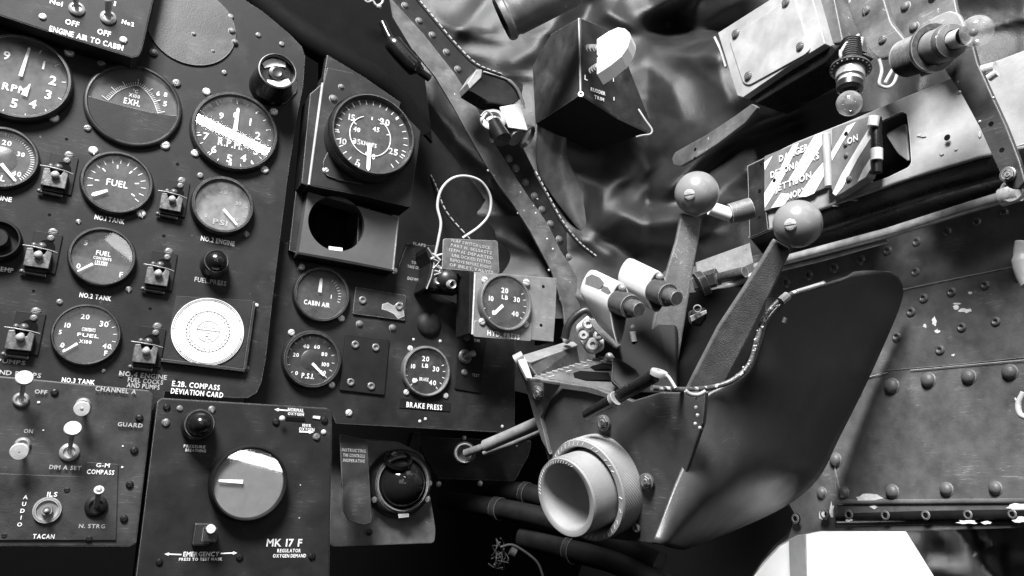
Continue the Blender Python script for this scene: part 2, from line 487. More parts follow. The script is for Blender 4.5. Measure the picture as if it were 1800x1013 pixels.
# ================================================================== MAIN INSTRUMENT PANEL (plane Y = .632)
YP = .632
fp = Fr('P', 300, 400, YP)
panel = thing('instrument_panel', 'large dark main instrument panel with rounded lower right corner, filled with gauges', 'instrument panel', fp)
pts = [(-140, -140), (350, -140), (431, 0), (462, 20), (485, 39), (510, 60), (531, 82), (537, 100), (533, 152), (521, 213), (505, 320), (490, 440), (479, 530), (468, 627), (460, 672), (452, 690), (436, 700), (410, 700), (290, 688), (285, 720), (-140, 720)]
plate('panel_sheet', fp, panel, pts, -.004, 0, PANEL, bevel=.0006)
def cap(s, px, py, w, h, m=None): caption(fp, panel, s, px, py, w, h, 0, m)
cap('NO.1 TANK', 193, 386, 53, 8); cap('NO.2 TANK', 168, 522, 56, 8); cap('NO.3 TANK', 138, 670, 58, 8)
cap('NO.2 ENGINE', 383, 424, 60, 8); cap('FUEL.PRESS', 370, 495, 56, 8, MARKD)
cap('E.2B. COMPASS', 345, 678, 84, 9); cap('DEVIATION CARD', 347, 691, 92, 9)
cap('INE', 11, 350, 20, 8); cap('NO.4 ENGINE', 252, 660, 84, 8, MARKD); cap('FUEL COCKS', 256, 670, 62, 8, MARKD); cap('AND PUMPS', 252, 679, 58, 8, MARKD)
cap('PUMPS', 20, 636, 50, 7, MARKD); cap('AND PUMPS', 30, 657, 86, 8, MARKD); cap('TEMP', 8, 474, 32, 8)
fasten(fp, panel, HOLEM, [(117, 245), (312, 289), (87, 378), (288, 415), (59, 512), (264, 543), (309, 670), (484, 519), (541, 330)][:8], 3.2, 0, 'screw_hole')
fasten(fp, panel, SCREW_D, [(178, 112), (310, 147, 8), (154, 226), (405, 30, 6), (394, 128, 5), (454, 62, 5), (495, 78, 5), (450, 162, 7), (138, 390, 5), (105, 531, 6), (226, 509, 6), (182, 652, 4), (212, 660, 4), (385, 500, 3)], 7)

# ---- gauges
def gauge(label, cx, cy, w, y=YP, name='gauge', cat='gauge', fr=None, dial=DIAL, glass=GLASS, depth=.006, rim=.88, nums=(), words=(), ticks=(), needles=(), screws=(), screwme=None, srad=7.5, group='round dial gauges', hubr=0, extra=None, flange=False, bezel=None, dialh=.001, markm=None, lens=True):
    f = Fr('P', cx, cy, y)
    if fr is not None: f = fr
    R = f.rad(cx, cy, w, depth * .5)
    c = f.l(cx, cy, depth * .5)
    g = thing(name, label, cat, f, group)
    bm = B()
    Ri = R * rim
    lathe(bm, [(R, 0), (R, depth * .6), (R * .985, depth * .85), (R * .95, depth), (Ri * 1.03, depth), (Ri, depth * .82), (Ri * .985, dialh)], 72, c.x, c.y)
    obj('bezel', bm, bezel or BEZEL, g, 40)
    bm = B(); lathe(bm, [(Ri, dialh), (0, dialh)], 64, c.x, c.y); dl = obj('dial_face', bm, dial, g)
    if ticks:
        bm = B()
        for n, a, b, r0, r1, tw in ticks:   # a, b: pixels (or degrees clockwise from up)
            def ang(q):
                if isinstance(q, (int, float)): return math.radians(q)
                v = f.l(q[0], q[1], dialh) - c; return math.atan2(v.x, v.y)
            A, Bq = ang(a), ang(b)
            while Bq <= A: Bq += 2 * PI
            for i in range(n):
                t = A + (Bq - A) * i / max(1, n - 1); rm = (r0 + r1) / 2 * Ri
                box(bm, c.x + rm * math.sin(t), c.y + rm * math.cos(t), tw * Ri, (r1 - r0) * Ri, dialh + .0002, dialh + .0004, -t)
        obj('scale_marks', bm, markm or MARK, dl)
    if nums or words:
        bm = B()
        for s, px, py, hp in nums:
            p = f.l(px, py, dialh); k = f.mpp(px, py, dialh); text_into(bm, s, p.x, p.y, None, hp * k[1] * .95, dialh + .0005)
        for s, px, py, wp, hp in words:
            p = f.l(px, py, dialh); k = f.mpp(px, py, dialh); text_into(bm, s, p.x, p.y, wp * k[0], hp * k[1], dialh + .0005)
        obj('lettering', bm, markm or MARK, dl)
    for (a, b, w0, w1) in needles:
        A, Bq = f.l(*a, dialh + .002), f.l(*b, dialh + .002); d = (Bq - A).normalized(); n = Vector((-d.y, d.x)); k = f.mpp(cx, cy)[0] / 2
        bm = B(); prism(bm, [A - n * w0 * k, Bq - n * w1 * k - d * w1 * k, Bq - n * w1 * k * .3, Bq + n * w1 * k * .3, Bq + n * w1 * k - d * w1 * k, A + n * w0 * k], dialh + .0018, dialh + .0023)
        obj('needle', bm, MARK, g)
    if hubr:
        bm = B(); lathe(bm, [(hubr * R, dialh), (hubr * R, dialh + .0006), (hubr * R * .92, dialh + .001), (0, dialh + .001)], 40, c.x, c.y); obj('hub', bm, BEZEL, g, 40)
    if lens:
        bm = B(); lathe(bm, [(Ri * 1.0, depth * .75), (0, depth * .75)], 48, c.x, c.y); obj('glass', bm, glass, g)
    if screws: fasten(f, g, screwme or SCREW_B, screws, srad)
    if extra: extra(f, g, c, R, dl)
    return g, f

gauge('big RPM gauge cut by the left edge, right under the ENGINE AIR box', 36, 138, 192, nums=[('9', 12, 98, 15), ('1', 77, 115, 15), ('2', 93, 142, 16), ('3', 85, 167, 16), ('4', 58, 183, 15), ('5', 25, 182, 16), ('8', -8, 130, 14)], words=[('RPM', 26, 156, 44, 12)],
      ticks=[(11, (71, 92), (-30, 70), .88, .97, .018)], needles=[((36, 134), (52, 84), 7, 5), ((42, 168), (53, 148), 12, 2)], screws=[(122, 93), (95, 208)], srad=9, glass=GLASSH, depth=.009)


def exh_extra(f, g, c, R, dl):
    # blanking half cover over the lower half
    bm = B(); pts = []
    a, b = f.l(153, 168, .003), f.l(318, 204, .003)
    ta, tb = math.atan2(a.y - c.y, a.x - c.x), math.atan2(b.y - c.y, b.x - c.x)
    if tb < ta: tb += 2 * PI
    for i in range(41):
        t = ta + (tb - ta) * i / 40; pts.append((c.x + R * .93 * math.cos(t), c.y + R * .93 * math.sin(t)))
    cu = [f.l(*q, .003) for q in ((300, 203), (262, 197), (225, 188), (180, 176))]
    prism(bm, pts + [(q.x, q.y) for q in cu], .0014, .0036); obj('cover_plate', bm, PANEL, g, bevel=.0004)
    bm = B()
    # arc scale in the window
    arc = [f.l(*q, .001) for q in ((190, 177), (205, 163), (222, 155), (242, 151), (258, 163), (270, 180), (277, 199))]
    P = spline([(v.x, v.y, .0016) for v in arc], 6)
    tube(bm, P, .00022, 6)
    for i, p in enumerate(P):
        q = P[min(i + 1, len(P) - 1)] - P[max(i - 1, 0)]; n = Vector((-q.y, q.x, 0)).normalized()
        L = .0055 if i % 6 == 0 else .0028; tube(bm, [p, p + n * L], .0002 if i % 6 else .0003, 5)
    obj('scale_marks', bm, MARK, dl)


gauge('exhaust temperature gauge marked EXH with a blank plate over its lower half', 235, 186, 174, words=[('EXH.', 232, 180, 29, 10), ('X100', 236, 169, 20, 6), ('°C', 238, 161, 9, 6), ], nums=[('6', 278, 165, 8), ('5', 290, 183, 9), ('8', 291, 167, 8)], screws=[(290, 256)], rim=.90, depth=.0045, extra=exh_extra, glass=GLASSH, srad=9, dialh=.0008)
gauge('RPM gauge crossed by a broad white band of glare', 413, 232, 156, nums=[('9', 389, 204, 11), ('0', 414, 203, 11), ('1', 440, 215, 13), ('2', 453, 239, 13), ('3', 450, 266, 13), ('4', 428, 278, 13), ('5', 403, 279, 14), ('6', 376, 263, 13), ('7', 362, 240, 13), ('8', 367, 216, 12)], words=[('R.P.M.', 405, 253, 44, 13)],
      ticks=[(20, (416, 176), (407, 176), .88, .96, .016), (10, (418, 172), (383, 184), .85, .97, .026)], needles=[((413, 230), (419, 190), 8, 5)], screws=[(363, 162), (481, 197), (343, 270), (465, 299)], glass=GLASSH, depth=.007)
gauge('pressure gauge cut by the left edge, above the letters INE', 3, 278, 138, nums=[('20', 12, 252, 9), ('30', 37, 272, 8), ('40', 29, 306, 9)], words=[('L', 5, 314, 8, 10)], ticks=[(26, (10, 241), (36, 315), .84, .96, .02)], needles=[((2, 288), (28, 319), 7, 5)], hubr=.4, glass=GLASSH, screws=[])
gauge('FUEL gauge labelled NO.1 TANK, needle near empty', 206, 322, 131, words=[('FUEL', 206, 323, 38, 11)], ticks=[(14, (160, 326), (245, 356), .74, .9, .024), (7, (172, 341), (242, 349), .55, .68, .04)], needles=[((189, 335), (161, 343), 5, 8)], screws=[(164, 265), (248, 376)], srad=8.5, glass=GLASSH)
gauge('dusty grey PSI gauge above the letters NO.2 ENGINE', 391, 362, 112, dial=DIALG, glass=GLASSD, nums=[('10', 365, 346, 6), ('20', 393, 337, 8), ('30', 419, 358, 6), ('0', 362, 379, 7), ('40', 414, 386, 6)], words=[('PSI', 387, 391, 26, 9)], markm=MARKD, ticks=[(12, (356, 384), (420, 394), .86, .96, .02)], needles=[((393, 368), (417, 396), 5, 4)], rim=.86, depth=.009, screwme=SCREW_D, screws=[(352, 309, 6), (433, 412, 6)])
gauge('fuel gauge labelled NO.2 TANK with pale glare on its upper right', 180, 452, 122, nums=[('5', 151, 427, 9), ('0', 138, 468, 9), ('F', 213, 483, 9)], words=[('FUEL', 182, 446, 26, 8), ('CONTENTS', 180, 455, 32, 5), ('LBSX100', 178, 463, 22, 8)], needles=[((163, 464), (136, 477), 5, 3)], rim=.88, depth=.007, glass=GLASSH)
gauge('fuel contents gauge labelled NO.3 TANK with figures up to 40', 152, 589, 126, nums=[('5', 106, 584, 8), ('10', 119, 572, 9), ('20', 150, 557, 9), ('30', 183, 570, 10), ('40', 188, 609, 9), ('0', 110, 607, 9), ('F', 186, 621, 9)], words=[('CONTENTS', 156, 580, 24, 6), ('FUEL', 155, 590, 38, 6), ('X100', 150, 601, 22, 6)], ticks=[(5, (192, 565), (200, 616), .84, .96, .02), (2, (98, 612), (104, 620), .8, .9, .02)], needles=[((136, 604), (110, 619), 5, 3)], rim=.9, depth=.006)
gauge('small cabin air gauge with a white upright needle', 565, 518, 100, y=.655, words=[('CABIN AIR', 557, 534, 46, 8)], nums=[('1', 582, 522, 7)], ticks=[(9, (586, 492), (594, 531), .72, .84, .02)], needles=[((562, 514), (565, 489), 6, 5)], screws=[(530, 470), (600, 560), (512, 585)], srad=6.5, rim=.86, depth=.007, glass=GLASSH)
gauge('PSI gauge below the cabin air gauge, needle pointing to the lower right', 548, 632, 104, y=.655, nums=[('0', 521, 656, 7), ('20', 520, 624, 7), ('40', 538, 609, 7), ('60', 557, 610, 7), ('80', 570, 623, 7), ('100', 572, 641, 7), ('120', 566, 655, 7)], words=[('P.S.I.', 541, 661, 22, 9)], ticks=[(14, (512, 655), (573, 663), .86, .97, .022)], needles=[((549, 639), (570, 661), 5, 4)], hubr=.34, screws=[(583, 677)], rim=.84, depth=.008, srad=6.5)
gauge('brake pressure gauge above the caption BRAKE PRESS', 749, 653, 84, y=.655, nums=[('20', 748, 631, 9), ('30', 766, 649, 9), ('10', 726, 644, 8), ('0', 727, 669, 9), ('40', 760, 673, 9)], words=[('LB', 747, 643, 11, 7), ('BRAKE', 745, 667, 16, 6)], ticks=[(5, (774, 644), (768, 683), .84, .95, .03), (1, (721, 678), (721, 678), .84, .95, .03), (2, (716, 660), (717, 650), .86, .94, .02)], needles=[((733, 667), (726, 672), 5, 5)], screws=[(721, 613), (714, 690), (783, 696)], srad=5.5, rim=.88, depth=.006, bezel=GREYM)

# ---- compass deviation card
f = Fr('P', 366, 583, YP)
card = thing('deviation_card', 'round white compass deviation card in its corner holder, brightest disc on the panel', 'card', f)
R = f.rad(366, 583, 128, .002); c = f.l(366, 583, .002)
bm = B(); lathe(bm, [(R, .0012), (R, .002), (0, .002)], 72, c.x, c.y); o = obj('card_disc', bm, PAPER, card)
bm = B()
def ringm(bm, r, t, z, cx, cy):
    lathe(bm, [(r - t, z), (r + t, z)], 64, cx, cy)
for r in (.97, .93, .60, .31): ringm(bm, R * r, .0002, .0023, c.x, c.y)
for i in range(36):
    a = 2 * PI * i / 36; box(bm, c.x + R * .585 * math.sin(a), c.y + R * .585 * math.cos(a), .0004, R * .06, .0022, .0023, -a)
for a in (62, 96, 128, 225, 268, 318, 5, 35): a = math.radians(a); box(bm, c.x + R * .78 * math.sin(a), c.y + R * .78 * math.cos(a), .00018, R * .36, .0022, .0023, -a)
for i in range(24):
    a = 2 * PI * i / 24 + .1; text_into(bm, str((i * 15) % 360), c.x + R * .52 * math.sin(a), c.y + R * .52 * math.cos(a), None, .0012, .0023, -a)
for i, s in enumerate(('N', 'DEVIATION', 'CORRECTION CARD', 'SWING', 'COMPASS', 'READING')):
    text_into(bm, s, c.x, c.y + R * (.2 - .085 * i), None, .0011, .0023)
box(bm, c.x, c.y + R * .03, R * .62, .0002, .0022, .0023)
obj('printing', bm, INK, o)
bm = B()
for a, b in (((446, 532), (429, 650)), ((429, 652), (283, 634))):
    A, Bq = f.l(*a, .002), f.l(*b, .002); d = (Bq - A).normalized(); n = Vector((-d.y, d.x)) * .0012
    prism(bm, [A - n, Bq - n, Bq + n, A + n], 0, .0055)
obj('holder_rail', bm, BEZEL, card, bevel=.0004)
fasten(f, card, SCREW_B, [(451, 537, 4)], 4); fasten(f, card, RIVET, [(433, 648)], 5)
plate('backing_plate', f, card, [(310, 520), (445, 528), (427, 648), (285, 634)], 0, .0008, mat('plain_dark', .018, .6, mott=.5, msc=30, bump=.2, spec=.3))

# ---- blank round cover top
f = Fr('P', 338, 52, YP)
cov = thing('round_cover', 'large plain round blanking plate at the top of the main panel', 'blanking plate', f)
R = f.rad(340, 45, 158, .002); c = f.l(338, 46, .002)
bm = B(); lathe(bm, [(R, 0), (R, .0012), (R * .99, .0016), (0, .0016)], 72, c.x, c.y); obj('disc', bm, GREYM if False else mat('cover_paint', .026, .5, scr=.8, mott=.35, msc=30, bump=.15, spots=.5, spot_sc=60, wear=.3), cov, 40)
fasten(f, cov, RIVET, [(341, 60, 4), (270, 92, 6), (408, 55, 6), (413, 74, 5), (375, 90, 3)], 4, .0016, 'rivet')

# ---- striped knob
f = Fr('P', 488, 125, .60)
kn = thing('rotary_selector', 'black cylindrical knob with two white stripes across its end, right of the top cover', 'knob', f)
R = f.rad(488, 125, 66, 0); c = f.l(488, 125, 0)
bm = B(); lathe(bm, [(R * 1.15, -.032), (R * 1.1, -.022), (R, -.02), (R, 0), (R * .94, .001), (R * .9, 0), (R * .9, -.006), (0, -.006)], 56, c.x, c.y); obj('knob_body', bm, BLACK, kn, 40)
bm = B()
for sgn in (1, -1):
    pts = []
    rr = R * .86
    for i in range(13):
        t = math.radians(90 - 48 + 96 * i / 12); pts.append((rr * math.cos(t), sgn * rr * math.sin(t)))
    lo = [(-.58 * R, sgn * R * .34), (-.3 * R, sgn * R * .40), (.3 * R, sgn * R * .40), (.58 * R, sgn * R * .34)]
    q = pts + lo; a = math.radians(20)
    prism(bm, [(c.x + x * math.cos(a) - y * math.sin(a), c.y + x * math.sin(a) + y * math.cos(a)) for x, y in q], -.0056, -.0045)
obj('stripe', bm, WHITE, kn)
bm = B(); lathe(bm, [(R * .42, -.006), (R * .4, -.003), (R * .25, -.002), (0, -.0035)], 32, c.x, c.y); obj('hub', bm, BEZEL, kn, 40)
bm = B(); lathe(bm, [(R * .97, -.001), (R * 1.01, 0), (R * .97, .001), (R * .93, 0)], 56, c.x, c.y, closed=True); obj('chrome_edge', bm, STEEL, kn, 40)
plate('mount_flange', f, kn, [(440, 150), (452, 118), (520, 120), (523, 160), (500, 185), (458, 176)], -.032, -.030, PANEL, r=.004)

# ---- fuel pressure warning light
f = Fr('P', 378, 462, YP)
wl = thing('warning_light', 'dark domed warning lamp above the words FUEL.PRESS', 'lamp', f)
R = f.rad(380, 460, 46, .014); c = f.l(380, 460, .014)
bm = B(); lathe(bm, [(R * 1.1, 0), (R * 1.05, .011), (R * .9, .016), (R * .8, .015)], 40, c.x, c.y); obj('bezel', bm, BEZEL, wl, 40)
bm = B(); lathe(bm, [(R * .82, .014), (R * .7, .0185), (R * .4, .021), (0, .0218)], 36, c.x, c.y); obj('lens', bm, BLACK, wl, 60)

# ---- dark selector knob cut by left edge
f = Fr('P', -4, 425, YP)
dk = thing('selector_switch', 'round black knob half cut by the left edge of the photo', 'knob', f)
R = f.rad(-4, 420, 88, .01); c = f.l(-4, 420, .01)
bm = B(); lathe(bm, [(R, 0), (R, .008), (R * .92, .011), (R * .86, .011), (R * .84, .003), (0, .003)], 48, c.x, c.y); obj('ring', bm, BLACKM, dk, 40)
bm = B(); lathe(bm, [(R * .5, .003), (R * .5, .012), (R * .42, .014), (0, .014)], 40, c.x, c.y); obj('centre', bm, BLACK, dk, 40)

# ---- guarded fuel pump switches
def guard_switch():
    f = Fr('P', 100, 310, YP); g = thing('guarded_switch', '', 'switch', f, 'guarded toggle switches in two columns')
    mm = .001
    bm = B(); box(bm, 2.5 * mm, 2 * mm, 18 * mm, 30 * mm, 0, 1.6 * mm); obj('base_plate', bm, BLACKM, g, bevel=.0004)
    bm = B(); lathe(bm, [(5.6 * mm, 1.6 * mm), (5.6 * mm, 1.9 * mm), (0, 1.9 * mm)], 28, 2.8 * mm, 5.8 * mm); obj('slot', bm, VOID, g)
    bm = B()
    prism(bm, [(-8.3 * mm, -11.5 * mm), (7.3 * mm, -11.5 * mm), (7.6 * mm, .5 * mm), (4.5 * mm, 2.2 * mm), (3 * mm, -1.5 * mm), (0, -3 * mm), (-3.4 * mm, -1.5 * mm), (-4.5 * mm, 2.2 * mm), (-8.2 * mm, 1.5 * mm)], 7 * mm, 9.2 * mm)
    box(bm, -7.9 * mm, -5 * mm, 1 * mm, 12.4 * mm, 1.6 * mm, 7 * mm); box(bm, 7.1 * mm, -5 * mm, 1 * mm, 12.4 * mm, 1.6 * mm, 7 * mm)
    obj('guard_flap', bm, mat('flap_paint', .11, .4, .2, mott=.5, msc=250, bump=.3, bsc=700), g, bevel=.0006)
    bm = B(); tube(bm, [(-11 * mm, 3.6 * mm, 7 * mm), (-5 * mm, 3.2 * mm, 9 * mm), (5 * mm, 2.4 * mm, 9 * mm), (10.5 * mm, 1.6 * mm, 7 * mm)], .45 * mm, 8); obj('guard_wire', bm, SCREWD, g, 60)
    bm = B(); tube(bm, [(0, 0, 2 * mm), (-.2 * mm, -1.6 * mm, 11 * mm)], 1.9 * mm, 12); sphere(bm, (-.3 * mm, -3 * mm, 11.6 * mm), 2.9 * mm, 20, 12, sz=.9); obj('toggle_lever', bm, LIGHTG, g, 60)
    bm = B(); sphere(bm, (.3 * mm, 5 * mm, 5.6 * mm), 3 * mm, 16, 10); sphere(bm, (-4.6 * mm, 5.3 * mm, 4.6 * mm), 2 * mm, 12, 8); obj('latch', bm, SCREWD, g, 60)
    bm = B(); box(bm, -.5 * mm, -13.2 * mm, 14 * mm, 2.2 * mm, 0, 6.4 * mm); obj('ledge', bm, BLACKM, g, bevel=.0003)
    bm = B(); tube(bm, [(-8.6 * mm, -15 * mm, 3.2 * mm), (6.2 * mm, -15.6 * mm, 3.2 * mm)], 1.3 * mm, 12); sphere(bm, (-8.8 * mm, -14.6 * mm, 3.4 * mm), 1.7 * mm, 12, 8); obj('hinge_pin', bm, SCREWD, g, 60)
    inst('screw', SCREW_D, g, (5 * mm, 18 * mm, 0), 3.2 * mm, .4)
    inst('screw', SCREW_D, g, (4.5 * mm, 13 * mm, 1.6 * mm), 2.4 * mm, .9)
    return g


def copy_tree(o, parent=None):
    c = o.copy(); COL.objects.link(c)
    if parent is not None:
        c.parent = parent; c.matrix_parent_inverse = o.matrix_parent_inverse
    for ch in [x for x in bpy.data.objects if x.parent == o and x is not c]: copy_tree(ch, c)
    return c


gs = guard_switch()
for i, (px, py, s, lab) in enumerate([(100, 310, 1, 'guarded toggle switch between the left pressure gauge and the NO.1 TANK gauge'), (302, 352, .97, 'guarded toggle switch between the NO.1 TANK gauge and the dusty grey PSI gauge'),
                                      (71, 448, 1.0, 'guarded toggle switch left of the NO.2 TANK gauge'), (278, 480, 1.0, 'guarded toggle switch right of the NO.2 TANK gauge, with the brightest lever'),
                                      (40, 590, 1.0, 'guarded toggle switch lowest on the left, just above the white capped toggles'), (257, 614, 1.0, 'guarded toggle switch between the NO.3 TANK gauge and the white card')]):
    o = gs if i == 0 else copy_tree(gs)
    p = onplane('P', px, py, YP); o.location = p; o.scale = (s, s, s); o['label'] = lab

# ================================================================== ENGINE AIR TO CABIN box
YD = .610
f = Fr('P', 150, 50, YD)
eb = thing('air_switch_box', 'black box lettered ENGINE AIR TO CABIN with two toggle switches, top left corner', 'switch box', f)
plate('box_body', f, eb, [(-140, 20), (0, 28), (87, 57), (232, 102), (244, 99), (250, 88), (275, -20), (300, -140), (-140, -140)], -.022, 0, PANEL2, bevel=.0012)
for s, x, y, w, h in (('No1', 99, 5, 23, 8), ('OFF', 127, 41, 25, 9), ('OFF', 183, 58, 24, 9), ('ENGINE AIR TO CABIN', 153, 68, 134, 9), ('No2', 225, 41, 22, 7), ('1', 202, 7, 3, 8)): caption(f, eb, s, x, y, w, h)
fasten(f, eb, SCREW_B, [(75, 30, 7), (217, 71, 7)], 7)


def toggle(label, cat, py_frame, base, tip, tiph, rb=10, rl=3.2, cap_r=0, capm=None, group=None, name='toggle_switch', tip_r=None, basem=None):
    f = Fr('P', base[0], base[1], py_frame); g = thing(name, label, cat, f, group)
    k = sum(f.mpp(*base)) / 2
    bm = B(); lathe(bm, [(rb * k, 0), (rb * k, .0015), (rb * .8 * k, .0028), (rb * .62 * k, .003), (rb * .55 * k, .0015), (0, .0015)], 28); obj('ring_nut', bm, basem or ALU, g, 40)
    t = f.l3(*tip, tiph); a = Vector((0, 0, .001))
    bm = B(); tube(bm, [a, a.lerp(t, .5), t], [rl * k * .75, rl * k * .9, (tip_r or rl) * k], 16); sphere(bm, t, (tip_r or rl) * k * 1.02, 16, 10); obj('lever', bm, ALU, g, 50)
    if cap_r:
        d = (CAM - (f.M @ t)).normalized(); dl = (f.Mi.to_3x3() @ d)
        ax = ((t - a).normalized() * 1.2 + dl * .5).normalized()
        bm = B(); r = cap_r * k; lathe(bm, [(0, -r * .35), (r * .9, -r * .35), (r, -r * .1), (r, r * .12), (r * .9, r * .25), (0, r * .3)], 28, M=axisM(t, ax)); obj('cap', bm, capm or mat('cap_white', .42, .5, mott=.2, msc=300, bump=.1), g, 40)
    return g, f


toggle('upright toggle on the ENGINE AIR box, left one beside No1', 'toggle switch', YD, (135, 17), (131, -12), .012, 13, 5, group='toggles on the engine air box')
toggle('upright toggle on the ENGINE AIR box, right one beside No2', 'toggle switch', YD, (190, 32), (190, 2), .012, 13, 6, group='toggles on the engine air box')

# ================================================================== CHANNEL A control box
YB = .598
f = Fr('P', 120, 830, YB)
cb = thing('radio_control_box', 'dull black control box lettered CHANNEL A, GUARD and TACAN at the lower left', 'control box', f)
plate('box_body', f, cb, [(-140, 648), (0, 661), (262, 686), (270, 694), (258, 800), (240, 955), (228, 962), (-140, 960)], -.03, 0, BOXG, bevel=.001)
plate('lower_plate', f, cb, [(-60, 830), (148, 838), (152, 812), (208, 816), (204, 950), (-60, 950)], 0, .0014, mat('plain_box', .030, .55, mott=.6, msc=40, bump=.2, spec=.35, spots=.4), bevel=.0004)
for s, x, y, w, h, m in (('CHANNEL A', 204, 686, 72, 8, MARKD), ('GUARD', 229, 747, 44, 7, MARKD), ('ON', 50, 758, 16, 7, MARKD), ('DIM A SET', 115, 822, 56, 7, MARKD), ('G-M', 181, 818, 24, 7, MARK), ('COMPASS', 177, 830, 48, 8, MARK),
                      ('ILS', 92, 869, 18, 8, MARK), ('TACAN', 77, 943, 38, 8, MARK), ('N. STRG', 162, 925, 46, 7, MARKD), ('OFF', 72, 689, 22, 7, MARKD)): caption(f, cb, s, x, y, w, h, .0015, m)
for i, ch in enumerate('AUDIO'): caption(f, cb, ch, 45 - i * 2.6, 874 + i * 12, None, 7, .0015)
fasten(f, cb, SCREW_P, [(96, 690), (245, 735), (118, 862), (236, 792), (228, 852), (218, 912), (157, 947), (8, 942), (290, -900)][:8], 7.5, .0002)
fasten(f, cb, RIVETB, [(68, 708, 3), (76, 757, 2), (215, 822, 2.5), (216, 785, 2)], 2, .0001, 'paint_chip')
tg = 'toggles with round white caps'
toggle('white capped toggle standing up, top left of the CHANNEL A box', 'toggle switch', YB, (37, 703), (43, 665), .022, 14, 5, 15, group=tg)
toggle('white capped toggle facing out, left of the letters CHANNEL A', 'toggle switch', YB, (146, 712), (144, 719), .016, 13, 5, 14, group=tg)
toggle('white capped toggle standing up in the middle of the CHANNEL A box', 'toggle switch', YB, (122, 795), (128, 754), .022, 17, 5, 15, group=tg)
toggle('white capped toggle facing out, under the letters ON at the left edge', 'toggle switch', YB, (40, 782), (34, 794), .016, 14, 5, 16, group=tg)
toggle('small white tipped toggle under the letters G-M COMPASS', 'toggle switch', YB - .0014, (169, 890), (174, 862), .015, 20, 6, 9, group=tg, basem=BLACKM)
f = Fr('P', 83, 897, YB - .0014)
g = thing('rotary_socket', 'worn round rotary switch with bare centre pin between ILS and TACAN', 'rotary switch', f)
k = sum(f.mpp(83, 897)) / 2
bm = B(); lathe(bm, [(25 * k, 0), (24 * k, .002), (19 * k, .0022), (17 * k, .0008), (0, .0008)], 36); obj('ring', bm, GREYP, g, 40)
bm = B(); lathe(bm, [(10 * k, .0008), (9 * k, .005), (0, .005)], 24); obj('boss', bm, GREYM, g, 40)
bm = B(); tube(bm, [(0, 0, .004), (0, 0, .011)], 4 * k, 14); sphere(bm, (0, 0, .011), 4.5 * k, 14, 8); obj('pin', bm, ALU, g, 50)

# ================================================================== oxygen regulator
YC = .602
f = Fr('P', 430, 860, YC)
rg = thing('oxygen_regulator', 'flat dark oxygen regulator box lettered MK 17 F with a big grey dial', 'regulator', f)
plate('box_body', f, rg, [(276, 706), (283, 699), (575, 717), (585, 724), (578, 1100), (228, 1100)], -.035, 0, REGP, bevel=.0014)
for s, x, y, w, h in (('MK 17 F', 500, 954, 62, 13), ('REGULATOR', 508, 968, 41, 6), ('OXYGEN DEMAND', 509, 977, 58, 6), ('EMERGENCY', 354, 974, 63, 8), ('PRESS TO TEST MASK', 353, 983, 76, 5), ('NORMAL', 520, 721, 28, 6), ('OXYGEN', 520, 728, 28, 5),
                      ('100%', 539, 748, 15, 5), ('OXYGEN', 539, 755, 27, 6), ('PRESSURE', 342, 785, 38, 5), ('BREATHING', 344, 792, 36, 5)): caption(f, rg, s, x, y, w, h)
arrow(f, rg, (319, 975), (289, 974), 0); arrow(f, rg, (388, 973), (417, 972), 0); arrow(f, rg, (507, 722), (482, 720), 0); arrow(f, rg, (526, 759), (551, 760), 0)
fasten(f, rg, SCREW_P, [(280, 988), (421, 980), (548, 978), (293, 716), (570, 739), (485, 742)], 7); fasten(f, rg, SCREW_D, [(316, 718, 6), (291, 743, 8), (372, 720, 7), (556, 768, 7)], 7)
plate('selector_slot', f, rg, [(503, 733), (536, 735), (535, 741), (502, 739)], .0002, .0006, VOID, bevel=0)
plate('indicator_flag', f, rg, [(551, 731), (563, 732), (562, 737), (550, 735)], .0002, .001, WHITE, bevel=0)
fasten(f, rg, RIVETB, [(496, 736, 5.5)], 5, .006, 'selector_knob'); fasten(f, rg, RIVETB, [(569, 760, 5), (528, 853, 1.2), (526, 911, 1.2)], 5, 0, 'stud')
bm = B(); a = f.l3(370, 930, .016); p0 = f.l3(354, 938, 0); box(bm, p0.x, p0.y, .012, .015, 0, .008); box(bm, f.l(366, 938).x, f.l(366, 938).y, .009, .01, 0, .013); obj('test_lever', bm, BEZEL, rg, bevel=.001)
bm = B(); k = f.mpp(370, 930)[0]; lathe(bm, [(0, .0135), (7.5 * k, .0135), (7.5 * k, .0165), (0, .017)], 24, f.l(371, 930, .016).x, f.l(371, 930, .016).y); obj('white_button', bm, WHITE, rg, 40)
gauge('large flat grey dial with one white needle on the oxygen regulator', 437, 849, 137, y=YC, dial=DIALM, needles=[((427, 847), (384, 845), 7, 4)], rim=.90, depth=.013, dialh=.008, glass=GLASSH, group=None, name='flow_indicator', cat='indicator dial', bezel=BLACKM)
f = Fr('P', 350, 748, YC)
kn = thing('press_button', 'shiny black domed knob on a collar at the top left of the oxygen regulator', 'knob', f)
R = f.rad(350, 746, 58, .012); c = f.l(350, 746, .012)
bm = B(); lathe(bm, [(R * 1.02, 0), (R * 1.0, .012), (R * .9, .015), (R * .8, .0145)], 40, c.x, c.y); obj('collar', bm, BEZEL, kn, 40)
bm = B(); lathe(bm, [(R * .78, .013), (R * .76, .017), (R * .6, .0235), (R * .35, .027), (0, .0285)], 36, c.x, c.y); obj('dome', bm, BLACK, kn, 60)

